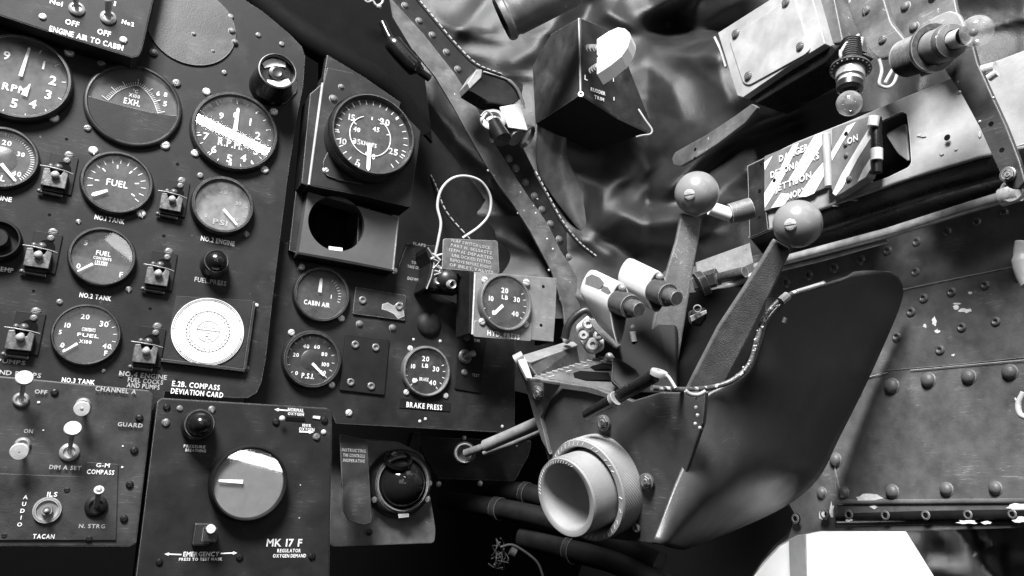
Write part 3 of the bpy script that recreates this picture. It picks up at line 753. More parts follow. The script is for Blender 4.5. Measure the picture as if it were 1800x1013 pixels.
# ================================================================== lower sub panel (Y = .655)
YJ = .655
f = Fr('P', 700, 600, YJ)
sp = thing('sub_panel', 'dark lower right sub panel carrying the cabin air, PSI and brake gauges', 'instrument panel', f)
plate('panel_sheet', f, sp, [(440, 420), (500, 425), (700, 470), (715, 428), (765, 432), (775, 520), (826, 545), (870, 560), (906, 590), (905, 762), (590, 745), (585, 730), (430, 715)], -.004, 0, PANEL, bevel=.0006)
caption(f, sp, 'BRAKE PRESS', 746, 714, 63, 9, .001)
plate('caption_strip', f, sp, [(704, 700), (793, 708), (791, 724), (702, 717)], 0, .0008, BLACKM, bevel=.0002)
for s, x, y, w, h in (('FLAPS', 737, 430, 22, 5), ('TO', 727, 462, 8, 5), ('TAKE OFF', 727, 470, 22, 5), ('DOWN', 727, 491, 22, 5)): caption(f, sp, s, x, y, w, h, 0, MARKD)
fasten(f, sp, SCREW_B, [(613, 726, 6.5), (693, 476, 6)], 6); fasten(f, sp, RIVETB, [(748, 737, 3), (883, 750, 3), (727, 597, 2.5), (774, 600, 3), (738, 741, 3)], 3, 0, 'stud')
fasten(f, sp, RIVET, [(632, 570, 6), (690, 577, 6)], 6, 0, 'rivet')


def cover(label, pts, screws, patch=None, m=PANEL2):
    f = Fr('P', pts[0][0], pts[0][1], YJ); g = thing('cover_plate', label, 'cover plate', f)
    plate('plate', f, g, pts, 0, .0022, m, r=.0012, bevel=.0005)
    fasten(f, g, CHROMER, screws, 7, .0022, 'nut')
    if patch: plate('worn_patch', f, g, patch, .0022, .0025, GREYP, bevel=.0001)
    return g


cover('small oblong cover plate with two nuts and a worn pale patch', [(625, 504), (714, 519), (712, 564), (620, 552)], [(637, 528), (701, 539)], [(672, 535), (682, 532), (692, 538), (700, 531), (708, 533), (709, 545), (711, 556), (700, 561), (692, 552), (680, 546), (671, 544)])
cover('tall black cover plate with four nuts between the PSI and brake gauges', [(608, 587), (685, 597), (676, 695), (597, 686)], [(624, 606), (660, 611), (616, 672), (652, 679)], m=BLACKM)
f = Fr('P', 755, 570, YJ)
g = thing('dome_plug', 'smooth round dark plug above the brake pressure gauge', 'plug', f)
R = f.rad(755, 570, 42); c = f.l(755, 570, .002)
bm = B(); lathe(bm, [(R, 0), (R * .97, .0018), (R * .8, .0042), (R * .5, .006), (0, .0068)], 40, c.x, c.y); obj('plug_body', bm, PANEL2, g, 60)
f = Fr('P', 828, 630, YJ)
g = thing('switch_plate', 'narrow black switch plate marked WORK and TEST beside the brake gauge', 'switch plate', f)
plate('plate', f, g, [(807, 571), (855, 578), (846, 692), (799, 684)], 0, .0016, BLACKM, r=.002, bevel=.0005)
for s, x, y, w, h in (('WORK', 823, 583, 16, 6), ('DIM', 838, 599, 9, 5), ('TEST', 836, 660, 13, 5)): caption(f, g, s, x, y, w, h, .0016, MARKD)
fasten(f, g, SCREW_D, [(820, 594, 6), (816, 655, 6)], 6, .0016)
toggle('toggle with thick white lever pointing right, on the narrow black switch plate', 'toggle switch', YJ - .0016, (817, 627), (831, 622), .012, 12, 4, tip_r=5.5, basem=SCREWD)

# ================================================================== airspeed box
YH = .622
f = Fr('P', 620, 250, YH)
ab = thing('airspeed_box', 'raised dark box holding the airspeed dial, with a pale strip for its lit left edge', 'instrument box', f)
plate('box_body', f, ab, [(568, 145), (575, 118), (620, 128), (700, 190), (740, 230), (722, 365), (640, 345), (540, 326)], -.03, 0, PANEL2, bevel=.0014)
plate('top_plate', f, ab, [(568, 143), (575, 96), (640, 135), (705, 180), (690, 215), (600, 165)], -.012, -.001, PANEL2, bevel=.0008)
bm = B(); tube(bm, [f.l3(567, 147, 0), f.l3(543, 325, 0)], .0012, 10); obj('edge_strip', bm, LIGHTG, ab, 60)  # light grey tube paints the lit left corner of the box
plate('side_flange', f, ab, [(545, 165), (567, 146), (541, 326), (530, 322)], -.034, -.004, PANEL2, bevel=.0008)
fasten(f, ab, RIVET, [(600, 153, 5), (586, 174, 7)], 5, 0, 'rivet')
g, f2 = gauge('airspeed dial marked KNOTS, white needle pointing straight down, with knurled rim', 651, 243, 148, y=YH, name='airspeed_indicator', nums=[('5', 629, 286, 11), ('10', 603, 249, 11), ('15', 618, 207, 11), ('20', 676, 215, 11), ('25', 691, 267, 11)], rim=.9, depth=.022, dialh=.016, glass=GLASSH,
      words=[('40', 627, 228, 12, 8), ('45', 661, 228, 12, 8), ('35', 627, 249, 13, 9), ('KNOTS', 648, 254, 28, 7), ('30', 653, 275, 13, 9)], needles=[((650, 253), (647, 300), 7, 6)],
      ticks=[(26, (622, 293), (694, 299), .84, .95, .018), (5, (630, 293), (706, 272), .86, .96, .03)], screws=[(573, 300)], srad=7)
bm = B()
cc = f2.l(651, 240, .0165); Rr = f2.rad(651, 240, 148) * .47
P = []
for i in range(44):
    a = math.radians(125 - 318 * i / 43 + 0); P.append((cc.x + Rr * math.cos(a - .9) * 1.0, cc.y + Rr * math.sin(a - .9), .0168))
tube(bm, P, .0004, 6)
for a in (20, 90, 150, 210, 262): a = math.radians(a); box(bm, cc.x + Rr * .92 * math.cos(a), cc.y + Rr * .92 * math.sin(a), Rr * .16, .0008, .0165, .0168, a)
obj('inner_scale', bm, MARK, g)
bm = B(); Rk = f2.rad(651, 243, 148)
for i in range(120):
    a = 2 * PI * i / 120; lathe(bm, [(.0004, .008), (.0004, .0185)], 5, f2.l(651, 243, .011).x + Rk * 1.003 * math.cos(a), f2.l(651, 243, .011).y + Rk * 1.003 * math.sin(a))
obj('knurling', bm, BEZEL, g)
plate('mount_flange', f2, g, [(567, 285), (572, 308), (600, 318), (640, 325), (590, 240)], 0, .002, PANEL2, r=.003)

# ---- empty box with round hole under it
f = Fr('P', 610, 400, .636)
hb = thing('empty_instrument_box', 'open black box with a large empty round hole, under the airspeed dial', 'instrument box', f)
out = [f.l(*q) for q in ((541, 337), (571, 346), (640, 366), (700, 383), (691, 474), (610, 458), (525, 443), (533, 390))]
c = f.l(592, 393); R = f.rad(592, 393, 99)
bm = B()
M_ = 64; inner = [Vector((c.x + R * math.cos(2 * PI * i / M_), c.y + R * math.sin(2 * PI * i / M_))) for i in range(M_)]
def onpoly(a):
    d = Vector((math.cos(a), math.sin(a))); best = 1e9
    for i in range(len(out)):
        p, q = out[i] - c, out[(i + 1) % len(out)] - c; e = q - p; den = d.x * e.y - d.y * e.x
        if abs(den) < 1e-12: continue
        t = (p.x * e.y - p.y * e.x) / den; u = (p.x * d.y - p.y * d.x) / den
        if t > 0 and -1e-6 <= u <= 1 + 1e-6: best = min(best, t)
    return c + d * best
angs = sorted([2 * PI * i / M_ for i in range(M_)] + [math.atan2((o_ - c).y, (o_ - c).x) % (2 * PI) for o_ in out])
rows = []
for a in angs:
    pi_ = c + Vector((math.cos(a), math.sin(a))) * R; po = onpoly(a)
    rows.append([bm.verts.new((pi_.x, pi_.y, -.006)), bm.verts.new((pi_.x, pi_.y, 0)), bm.verts.new((po.x, po.y, 0)), bm.verts.new((po.x, po.y, -.02))])
for i in range(len(rows)):
    a, b = rows[i], rows[(i + 1) % len(rows)]
    for k in range(3): bm.faces.new((a[k], b[k], b[k + 1], a[k + 1]))
obj('face_plate', bm, mat('box_face_paint', .065, .5, mott=.15, msc=30, bump=.12), hb)
bm = B(); tube(bm, [f.l3(700, 383, 0), f.l3(691, 474, 0)], .0009, 8); obj('edge_strip', bm, GREYP, hb, 60)
plate('bottom_edge', f, hb, [(525, 443), (691, 474), (692, 478), (524, 447)], -.02, .001, BLACKM, bevel=.0003)
plate('side_flange', f, hb, [(521, 326), (540, 334), (524, 446), (508, 440)], -.018, -.012, PANEL2, bevel=.0005)
plate('cavity_back', f, hb, [(530, 340), (690, 370), (690, 470), (530, 440)], -.05, -.049, VOID, bevel=0)
plate('cavity_side', f, hb, [(630, 350), (650, 350), (648, 440), (628, 440)], -.045, -.012, PANEL2, bevel=0)
plate('data_tag', f, hb, [(578, 433), (602, 436), (602, 442), (578, 439)], -.012, -.0115, WHITE, bevel=0)

# ================================================================== hydraulic pressure box
YY = .605
f = Fr('P', 888, 532, YY)
hy = thing('hydraulic_gauge_box', 'grey bracket box holding the HYD.PRESS gauge, with two black holes on its right', 'instrument box', f)
plate('face', f, hy, [(834, 478), (979, 489), (977, 545), (973, 601), (831, 588)], -.0015, 0, mat('bracket_grey', .16, .45, scr=.4, mott=.25, msc=50, bump=.15, bsc=1200, wear=.5, spots=.25), bevel=.0005)
plate('side_wall', f, hy, [(968, 489), (979, 489), (973, 601), (966, 600)], -.03, -.0016, BLACKM, bevel=.0003)
bm = B(); tube(bm, [f.l3(835, 482, 0), f.l3(830, 588, 0)], .0009, 8); obj('edge_strip', bm, STEEL, hy, 60)
plate('left_wall', f, hy, [(826, 478), (834, 478), (830, 588), (824, 586)], -.03, -.0016, BLACKM, bevel=.0003)
plate('caption_plate', f, hy, [(834, 563), (935, 567), (934, 600), (832, 592)], 0, .0014, MATS['bracket_grey'], r=.0025, bevel=.0004)
caption(f, hy, 'HYD. PRESS', 885, 589, 57, 9, .0015)
fasten(f, hy, HOLEM, [(955, 504), (951, 572)], 3, 0, 'hole')
gauge('hydraulic pressure gauge on the grey bracket above the caption HYD.PRESS', 888, 532, 92, y=YY - .0016, nums=[('10', 863, 525, 9), ('20', 887, 511, 9), ('30', 908, 527, 9), ('40', 905, 552, 9), ('0', 867, 550, 9)], words=[('LB', 887, 523, 11, 7)], ticks=[(5, (912, 520), (912, 556), .86, .96, .025), (2, (856, 541), (862, 557), .86, .94, .025)],
      needles=[((884, 537), (867, 553), 5, 5)], rim=.88, depth=.006, screws=[(852, 493), (925, 497), (847, 566), (923, 570)], srad=6.5, glass=GLASSH, bezel=mat('bezel_grey', .10, .35, mott=.2, wear=.2))

# ================================================================== flap switch lock and its tag
f = Fr('P', 782, 492, .630)
fl = thing('flap_switch', 'flap switch with round dark knob inside a curved guard, under the wire loop', 'switch', f)
plate('guard_plate', f, fl, [(750, 433), (757, 440), (763, 462), (760, 485), (749, 510), (747, 506), (755, 480), (757, 462), (750, 442)], -.024, .004, BLACKM, bevel=.0003)
bm = B(); tube(bm, [f.l3(*q, .004) for q in ((752, 436), (760, 448), (763, 465), (758, 488), (750, 508))], .0007, 8); obj('guard_edge', bm, GREYP, fl, 60)
R = f.rad(782, 492, 36)
bm = B(); sphere(bm, (f.l(784, 492, .002).x, f.l(784, 492, .002).y, .002), R * 1.05, 28, 16); obj('knob', bm, BEZEL, fl, 60)
bm = B(); q = f.l3(791, 500, .010); lathe(bm, [(R * .42, 0), (R * .42, .004), (R * .34, .005), (R * .25, .004), (R * .22, 0)], 24, M=axisM(q, (.2, -.2, 1))); obj('socket_ring', bm, ALU, fl, 50)
bm = B(); q = f.l3(771, 494, .004); lathe(bm, [(R * .4, -.001), (R * .42, .001), (R * .3, .002), (0, .001)], 20, M=axisM(q, (-.6, 0, 1))); tube(bm, [f.l3(764, 484, .004), f.l3(776, 480, .007), f.l3(783, 478, .008)], .0013, 8); obj('bracket', bm, SCREWD, fl, 50)
plate('base_bracket', f, fl, [(757, 505), (800, 512), (805, 480), (812, 490), (806, 516), (755, 510)], -.02, -.006, BLACKM, bevel=.0004)
bm = B(); tube(bm, [f.l3(*q, .005) for q in ((761, 472), (768, 466), (776, 470), (772, 478), (764, 476))], .0008, 8); tube(bm, [f.l3(*q, .006) for q in ((760, 455), (772, 460), (766, 468), (778, 474))], .0007, 8); obj('lock_wire', bm, STEEL, fl, 60)
fw = Fr('P', 764, 447, .628)
wp = thing('lock_cable', 'pale plastic covered wire loop rising above the engraved tag', 'cable', fw)
bm = B(); hs = [.0, .004, .006, .006, .008, .01, .01, .008, .004, 0, -.004, -.006]
P = [fw.l3(x, y, h) for (x, y), h in zip(((765, 449), (771, 420), (775, 392), (769, 362), (776, 333), (795, 314), (820, 310), (846, 320), (862, 346), (860, 376), (843, 398), (813, 419)), hs)]
tube(bm, spline(P, 8), .00135, 10); obj('wire', bm, CABLE, wp, 60)
bm = B(); tube(bm, spline([fw.l3(*q, .004) for q in ((757, 456), (768, 450), (780, 447), (792, 449))], 5), .0011, 8); tube(bm, spline([fw.l3(*q, .005) for q in ((760, 446), (768, 452), (774, 458))], 5), .001, 8); obj('twist', bm, CABLE, wp, 60)
f = Fr('P', 828, 450, .622)
tg_ = thing('engraved_tag', 'grey engraved metal tag lettered FLAP SWITCH LOCK', 'tag', f)
plate('tag_plate', f, tg_, [(779, 419), (875, 423), (878, 481), (777, 473)], 0, .0012, mat('tag_metal', .13, .4, .3, mott=.3, msc=120, bump=.3, wear=.6), r=.003, bevel=.0003)
for i, s in enumerate(('FLAP SWITCH LOCK', 'PART N. 5KLSASTZ', 'ITEM N. DEPARTED', 'UNLOCKED FITTED', 'REMOVE BEFORE FLIGHT', 'OF INLET VALVES')): caption(f, tg_, s, 828 + (i % 2), 429.5 + i * 8.6, 70 + (i % 3) * 4, 5.2, .0012, MARKD)

# ================================================================== airframe rib with rivets
YR = .745
f = Fr('P', 850, 300, YR)
rb = thing('airframe_rib', 'long curved grey airframe rib with a row of rivets running down from the top', 'airframe rib', f)
plate('flange', f, rb, [(640, -40), (668, 30), (689, 47), (730, 92), (766, 136), (796, 186), (821, 231), (858, 296), (880, 330), (902, 359), (934, 409), (971, 479), (990, 540), (1000, 640), (1048, 640), (1040, 560), (1022, 500), (1000, 462), (985, 440), (962, 392), (925, 340), (893, 290), (862, 240), (838, 190), (800, 130), (745, 60), (690, 0), (670, -40)], -.003, 0, GREYM, bevel=.0005)
plate('rivet_strip', f, rb, [(670, -40), (690, 0), (745, 60), (800, 130), (838, 190), (862, 240), (893, 290), (925, 340), (962, 392), (985, 440), (1010, 475), (1040, 520), (1075, 520), (1060, 480), (1046, 458), (1010, 420), (975, 370), (945, 310), (920, 260), (880, 190), (842, 130), (790, 68), (740, 5), (715, -40)], -.02, -.006, PANEL2, bevel=.0008)
fasten(f, rb, RIVET, [(712, 10), (737, 37), (760, 62), (785, 92), (805, 122), (841, 177, 7), (870, 240), (895, 279), (907, 296), (924, 320), (940, 345), (953, 369), (968, 394), (983, 421), (1001, 452)], 6, -.006, 'rivet')
bm = B(); q = f.l3(1024, 462, -.0055); lathe(bm, [(.0075, 0), (.0075, .001), (.0055, .001), (.005, -.004), (0, -.004)], 24, M=axisM(q, (0, 0, 1))); obj('rib_hole', bm, BLACKM, rb, 40)
fasten(f, rb, RIVETB, [(858, 300, 2.2), (915, 338, 1.8), (942, 375, 1.6), (938, 362, 1.5), (962, 420, 1.7), (972, 438, 2), (945, 350, 1.5), (910, 375, 1.4), (965, 475, 2)], 2, .0001, 'paint_chip')
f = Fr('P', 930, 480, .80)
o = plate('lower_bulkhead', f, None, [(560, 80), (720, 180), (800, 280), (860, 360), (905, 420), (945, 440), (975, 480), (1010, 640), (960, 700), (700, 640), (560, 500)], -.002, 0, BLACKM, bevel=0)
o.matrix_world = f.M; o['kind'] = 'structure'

# coaming above the panel
f = Fr('P', 520, 60, .68)
cm = thing('coaming', 'black padded coaming edge above the main panel, deep in shadow', 'coaming', f)
P = [f.l3(x, y, h) for x, y, h in ((380, -60, 0), (440, -10, 0), (500, 40, .005), (560, 82, .01), (640, 130, .01), (700, 178, 0), (735, 240, -.01))]
bm = B(); tube(bm, spline(P, 6), .014, 16); obj('pad', bm, mat('pad_black', .003, .8, spec=.1, mott=.3, bump=.1), cm, 60)
bm = B(); tube(bm, spline([f.l3(x, y, .012) for x, y in ((500, 18), (540, 52), (590, 80), (650, 118), (690, 140))], 5), .0016, 8); obj('piping', bm, BLACK, cm, 60)
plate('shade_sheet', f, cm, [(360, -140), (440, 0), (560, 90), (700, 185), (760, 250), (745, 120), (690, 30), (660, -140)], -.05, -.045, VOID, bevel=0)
bm = B(); tube(bm, spline([f.l3(x, y, h) for x, y, h in ((672, 40, .0), (690, 75, .004), (725, 115, .004), (755, 138, .0))], 6), [.004] * 6 + [.0095] * 8 + [.004] * 5, 12); obj('rubber_seal', bm, BLACK, cm, 60)
f = Fr('P', 640, 5, .70)
cl = thing('pipe_clip', 'small shiny clip at the top edge above the coaming', 'clip', f)
bm = B(); tube(bm, spline([f.l3(x, y, 0) for x, y in ((638, -6), (645, 4), (655, 2), (662, 10), (671, 6), (674, -4))], 5), .0014, 8); sphere(bm, f.l3(666, 12, 0), .003, 12, 8); obj('clip_wire', bm, ALU, cl, 60)

# ================================================================== cloth lining (real folded surface)
def segd(p, a, b):
    e = b - a; t = max(0, min(1, (p - a).dot(e) / e.length_squared)); return (p - a - e * t).length
def fab_depth(px):
    xs = [560, 740, 900, 1000, 1140, 1200, 1350, 1500, 1800, 2000, 2240]; ds = [1.02, .98, .97, .96, .935, .90, .81, .73, .60, .54, .48]
    return float(np.interp(px, xs, ds))
FOLDS = [  # polyline, width, height (m)
    ([(790, 70), (830, 30), (870, -20)], 16, .012), ([(760, 40), (800, 50), (860, 50)], 14, .008), ([(850, 100), (800, 90)], 22, .010),
    ([(1065, 20), (1110, 45), (1150, 82), (1200, 95), (1265, 92)], 20, .026), ([(1130, 60), (1180, 35), (1230, 0)], 24, -.03), ([(1180, 50), (1290, 55)], 26, -.05), ([(1140, 20), (1200, -10)], 18, .02),
    ([(1130, 110), (1180, 150), (1200, 210), (1160, 260)], 34, .016), ([(1260, 110), (1280, 180), (1330, 200)], 26, .014),
    ([(1000, 300), (1060, 330), (1110, 310)], 22, .016), ([(1050, 400), (1060, 350), (1090, 320)], 20, .012), ([(1100, 330), (1140, 300), (1170, 280)], 18, -.012), ([(1090, 375), (1130, 395), (1200, 385)], 22, .018),
    ([(1140, 355), (1200, 362)], 14, -.012), ([(1020, 380), (1060, 420), (1110, 450)], 16, -.014), ([(1020, 420), (1070, 445)], 12, .008), ([(1110, 430), (1190, 430)], 22, .008),
    ([(1180, 330), (1260, 250), (1340, 215), (1470, 160)], 22, .022), ([(1200, 345), (1300, 250), (1400, 215)], 14, -.014), ([(1230, 380), (1270, 330), (1310, 300)], 20, .014), ([(1240, 450), (1300, 430)], 20, .01),
    ([(760, 180), (800, 240), (850, 290)], 20, .014), ([(780, 150), (810, 210)], 12, -.01), ([(800, 380), (860, 330), (880, 300)], 30, .01), ([(740, 330), (790, 400)], 18, -.01),
    ([(880, 420), (930, 440), (960, 440)], 12, .008), ([(960, 260), (1000, 340), (1040, 400)], 14, .008), ([(900, 110), (935, 90), (990, 20)], 20, .012), ([(1000, 80), (1040, 10)], 20, -.02)]
FOLDS = [([Vector(q) for q in pl], w * 1.35, h) for pl, w, h in FOLDS]
nx, ny = 300, 140; X0, X1, Y0, Y1 = 560, 2240, -240, 560
bm = B(); grid = []
for j in range(ny + 1):
    row = []
    for i in range(nx + 1):
        px = X0 + (X1 - X0) * i / nx; py = Y0 + (Y1 - Y0) * j / ny; p = Vector((px, py)); h = 0
        for pl, w, hh in FOLDS:
            d = min(segd(p, pl[k], pl[k + 1]) for k in range(len(pl) - 1))
            if d < w * 3: h += hh * (.55 * math.exp(-(d / w) ** 2) + .6 * math.exp(-(math.sqrt(d * d + 6) / w) * 1.5))
        h += .022 * noise.noise(Vector((px / 170 + py / 200, py / 110, 1))) + .0008 * noise.noise(Vector((px / 60 + py / 50, py / 45, 4))) + .0004 * noise.noise(Vector((px / 14, py / 12, 9))) + .006 * math.exp(-abs(noise.noise(Vector((px / 260 + py / 200, py / 190 - px / 420, 7)))) * 9)
        row.append(bm.verts.new(CAM + ray(px, py) * (fab_depth(px) + (py - 200) * -.00012 - h)))
    grid.append(row)
for j in range(ny):
    for i in range(nx): bm.faces.new((grid[j][i], grid[j][i + 1], grid[j + 1][i + 1], grid[j + 1][i]))
lin = obj('cloth_lining', bm, FABRIC, None, 180); lin['label'] = 'crumpled shiny black leathercloth lining covering the upper cockpit side'; lin['category'] = 'cloth lining'
def seam(label, pts, dep, r=.0007, dashed=True):
    P = [CAM + ray(x, y) * d for x, y, d in pts]; f = Fr('C', pts[0][0], pts[0][1], pts[0][2]); f.set(AX['H'])
    g = thing('stitched_seam', label, 'seam', f, 'white stitched seams on the cloth lining')
    S = [f.w(p) for p in spline(P, 14)]
    bm = B()
    for i in range(0, len(S) - 1): 
        if not dashed or i % 3 != 2: tube(bm, [S[i], S[i + 1]], r, 6)
    obj('stitching', bm, mat('thread', .30, .7, mott=.3, bump=0), g)
    bm = B(); tube(bm, [s + Vector((0, .0025, 0)) for s in S], r * 2.2, 8); obj('seam_edge', bm, BLACKM, g, 60)
seam('white stitched seam running beside the rib from the top edge to the small black bracket', [(733, -5, .80), (762, 30, .79), (800, 75, .78), (838, 112, .77), (882, 130, .76)], 0)
seam('white stitched seam along the right side of the rib beside its rivets', [(942, 302, .80), (965, 345, .79), (990, 390, .78), (1018, 425, .775), (1048, 450, .77)], 0)
seam('short worn seam hanging left of the rib above the wire loop', [(738, 240, .93), (750, 290, .92), (766, 325, .90), (785, 372, .88), (826, 420, .86)], 0, .0007)
f = Fr('C', 1000, 320, .925)
st = thing('lit_lining_patch', 'pale lit patch of the cloth lining falling to the rib below the RUDDER TRIM box', 'cloth patch', f)  # separate patch added for the lit part of the cloth lining
sp_ = [(953, 230), (986, 243), (998, 282), (1018, 322), (1036, 362), (1047, 402), (1038, 416), (1024, 412), (1000, 395), (976, 372), (955, 335), (938, 300), (948, 270)]
loc = [f.l(*q) for q in sp_]
bm = B(); n = 22
ctr = [((945, 180), (1000, 200)), ((942, 255), (994, 264)), ((940, 297), (1004, 292)), ((960, 330), (1020, 322)), ((984, 365), (1034, 356)), ((1010, 398), (1043, 386)), ((1036, 428), (1049, 412))]
rws = []
for a, b in ctr:
    A, C = f.l(*a), f.l(*b); rws.append([bm.verts.new((*(A.lerp(C, t / 8)), .003 * math.sin(PI * t / 8) + .0035 * math.sin(t * .9 + len(rws) * 1.3))) for t in range(9)])
for a, b in zip(rws[:-1], rws[1:]):
    for i in range(8): bm.faces.new((a[i], a[i + 1], b[i + 1], b[i]))
o = obj('patch_body', bm, LITCLOTH, st, 180); m_ = o.modifiers.new('thick', 'SOLIDIFY'); m_.thickness = .003; ss = o.modifiers.new('sub', 'SUBSURF'); ss.levels = 2; ss.render_levels = 2

# ================================================================== top spotlight barrel
f = Fr('C', 910, 20, .80); f.set(AX['H'])
sl = thing('lamp_barrel', 'grey cylindrical lamp barrel at the top edge, left of the RUDDER TRIM box', 'lamp', f)
a = f.w(CAM + ray(884, 34) * .80); b = f.w(CAM + ray(985, -18) * .795)
d = (b - a).normalized(); R = 40 * .8 / F_PX
bm = B(); lathe(bm, [(R * 1.0, 0), (R * 1.02, .003), (R * 1.0, .006), (R * .9, .008), (R * .9, .010), (R * .95, .013), (R * .95, .075), (R * .8, .085), (0, .085)], 48, M=axisM(a, d)); obj('barrel', bm, GREYM, sl, 40)
bm = B(); lathe(bm, [(R * 1.0, 0), (R * .9, -.002), (R * .86, .002), (0, .003)], 48, M=axisM(a, d)); obj('front_ring', bm, BLACK, sl, 40)

# ================================================================== small map light assembly
f = Fr('P', 880, 205, .715)
ml = thing('map_light', 'small broken map light with a white square tag and a pale wire on the rib', 'lamp', f)
plate('black_shade', f, ml, [(846, 121), (884, 132), (920, 148), (917, 172), (898, 186), (860, 180), (824, 158)], 0, .022, BLACK, bevel=.0008)
plate('shade_end', f, ml, [(822, 146), (838, 122), (848, 122), (846, 136), (826, 156)], .0, .0235, ALU, bevel=.0006)
plate('white_tag', f, ml, [(879, 188), (914, 181), (928, 229), (895, 224)], .020, .0225, WHITE, bevel=.0006)
bm = B(); tube(bm, spline([f.l3(x, y, .0235) for x, y in ((850, 126), (876, 134), (895, 142), (910, 158), (919, 180), (922, 190))], 6), [.0009] * 12 + [.0018] * 14 + [.0012] * 5, 10); obj('wire', bm, CABLE, ml, 60)
bm = B(); lathe(bm, [(.0145, 0), (.0145, .004), (.012, .006), (.0095, .006), (.009, .001), (0, .001)], 28, M=axisM(f.l3(866, 214, .014), (-.4, .2, 1))); tube(bm, spline([f.l3(x, y, .02) for x, y in ((845, 205), (855, 196), (866, 205), (860, 218), (870, 224))], 5), .0013, 8); obj('socket', bm, ALU, ml, 50)
bm = B(); tube(bm, [f.l3(868, 216, .018), f.l3(884, 246, .03)], [.008, .010], 20); obj('barrel', bm, BLACK, ml, 50)
bm = B(); lathe(bm, [(.011, -.012), (.012, 0), (.010, .006), (0, .007)], 24, M=axisM(f.l3(902, 238, .008), (.5, -.8, .6))); lathe(bm, [(.013, 0), (.014, .005), (.012, .006)], 24, M=axisM(f.l3(922, 238, .004), (.7, -.6, .6))); obj('collar', bm, SCREWD, ml, 50)
fasten(f, ml, RIVETB, [(842, 177, 6), (864, 247, 4)], 5, .002, 'stud')

# ================================================================== rudder trim box
XR = .41
f = Fr('W', 980, 140, XR)
rt = thing('rudder_trim_box', 'black box lettered RUDDER TRIM with a worn pale front edge', 'switch box', f)
# hexahedron: left face (W plane), right face (P plane), built from its real corners
c1 = onplane('W', 1017, 32, XR); c0 = onplane('W', 1020, 167, XR); c0.y = c1.y = (c0.y + c1.y) / 2
def yAt(px, py, y): return onplane('P', px, py, y)
yf = c0.y
lf = [onplane('W', *q, XR) for q in ((1018, 32), (1020, 167), (941, 218), (936, 118), (969, 60))]
rf = [onplane('P', *q, yf) for q in ((1018, 32), (1060, 48), (1083, 66), (1108, 130), (1146, 226), (1138, 235), (1082, 205), (1020, 167))]
def wpoly(fr, parent, name, pts, nrm, th, m, bevel=.0008):
    bm = B(); a = [bm.verts.new(fr.w(p)) for p in pts]; b = [bm.verts.new(fr.w(p + Vector(nrm) * th)) for p in pts]
    n = len(pts); bm.faces.new(a); bm.faces.new(b[::-1])
    for i in range(n): bm.faces.new((a[i], b[i], b[(i + 1) % n], a[(i + 1) % n]))
    return obj(name, bm, m, parent, bevel=bevel)
wpoly(f, rt, 'side_face', lf, (1, 0, 0), .0012, BOXG, .0004)
wpoly(f, rt, 'front_face', [p + Vector((.0015, -.0006, 0)) for p in rf], (0, 1, 0), .006, PANEL2, .0006)
zb = min(p.z for p in lf) + .004
q1, q2, q3 = onplane('H', 1020, 168, lf[1].z), onplane('H', 941, 218, lf[1].z), onplane('H', 1100, 205, lf[1].z)
bm = B()
P = [lf[1] + Vector((.002, .001, .003)), lf[2] + Vector((.002, 0, .003)), onplane('C', 1040, 262, .93), onplane('C', 1138, 230, .862), onplane('P', 1085, 205, yf)]
bm.faces.new([bm.verts.new(f.w(p)) for p in P]); o = obj('bottom_face', bm, BLACKM, rt); m_ = o.modifiers.new('thick', 'SOLIDIFY'); m_.thickness = .003
bm = B(); tube(bm, [f.w(onplane('W', 1017.5, 33, XR)), f.w(onplane('W', 1020.5, 164, XR))], .0011, 10); obj('edge_strip', bm, LIGHTG, rt, 60)
bm = B(); e0 = onplane('W', 1020.5, 168, XR); lathe(bm, [(.0034, 0), (.003, .0012), (.0018, .0012), (.0016, -.001), (0, -.001)], 20, M=axisM(f.w(e0 + Vector((-.001, -.002, 0))), f.Mi.to_3x3() @ Vector((-.5, -.8, 0)))); obj('corner_ring', bm, ALU, rt, 50)
bm = B(); tube(bm, spline([f.w(onplane('C', x, y, .855)) for x, y in ((1122, 192), (1135, 212), (1146, 228), (1143, 236), (1130, 238), (1118, 241))], 5), .0011, 8); obj('chipped_edge', bm, CABLE, rt, 60)
fP = Fr('P', 1060, 120, yf - .0012)
mk = thing('trim_switch', 'thick white D shaped trim knob standing out from the RUDDER TRIM box', 'knob', fP)
caption(fP, mk, 'RUDDER', 1051, 161, 27, 6, 0, MARK); caption(fP, mk, 'TRIM', 1053, 173, 18, 6, 0, MARK); caption(fP, mk, 'L', 1030, 137, 6, 8, 0, MARK); caption(fP, mk, 'I', 1079, 174, None, 6, 0, MARK); caption(fP, mk, 'I', 1078, 140, None, 7, 0, MARK)
fD = Fr('W', 1075, 90, XR + .0)   # the knob blade lies parallel to the side face
kp = [(1049, 69), (1070, 55), (1086, 48), (1098, 50), (1107, 58), (1108, 68), (1103, 84), (1092, 100), (1072, 116), (1049, 131), (1049, 102), (1052, 99), (1049, 96)]
Yk = yf - .030
K = [onplane('C', x, y, (c0 - CAM).dot(-cB) - .058) for x, y in kp]
kb = (cR * .65 + Vector((.30, .40, -.52))).normalized()
bm = B(); a = [bm.verts.new(fP.w(p)) for p in K]; b = [bm.verts.new(fP.w(p + (cR * .0080 - cU * .0080 - cB * .012))) for p in K]
bm.faces.new(a); bm.faces.new(b[::-1])
for i in range(len(K)): bm.faces.new((a[i], b[i], b[(i + 1) % len(K)], a[(i + 1) % len(K)]))
obj('knob_blade', bm, WHITE, mk, bevel=.0006)
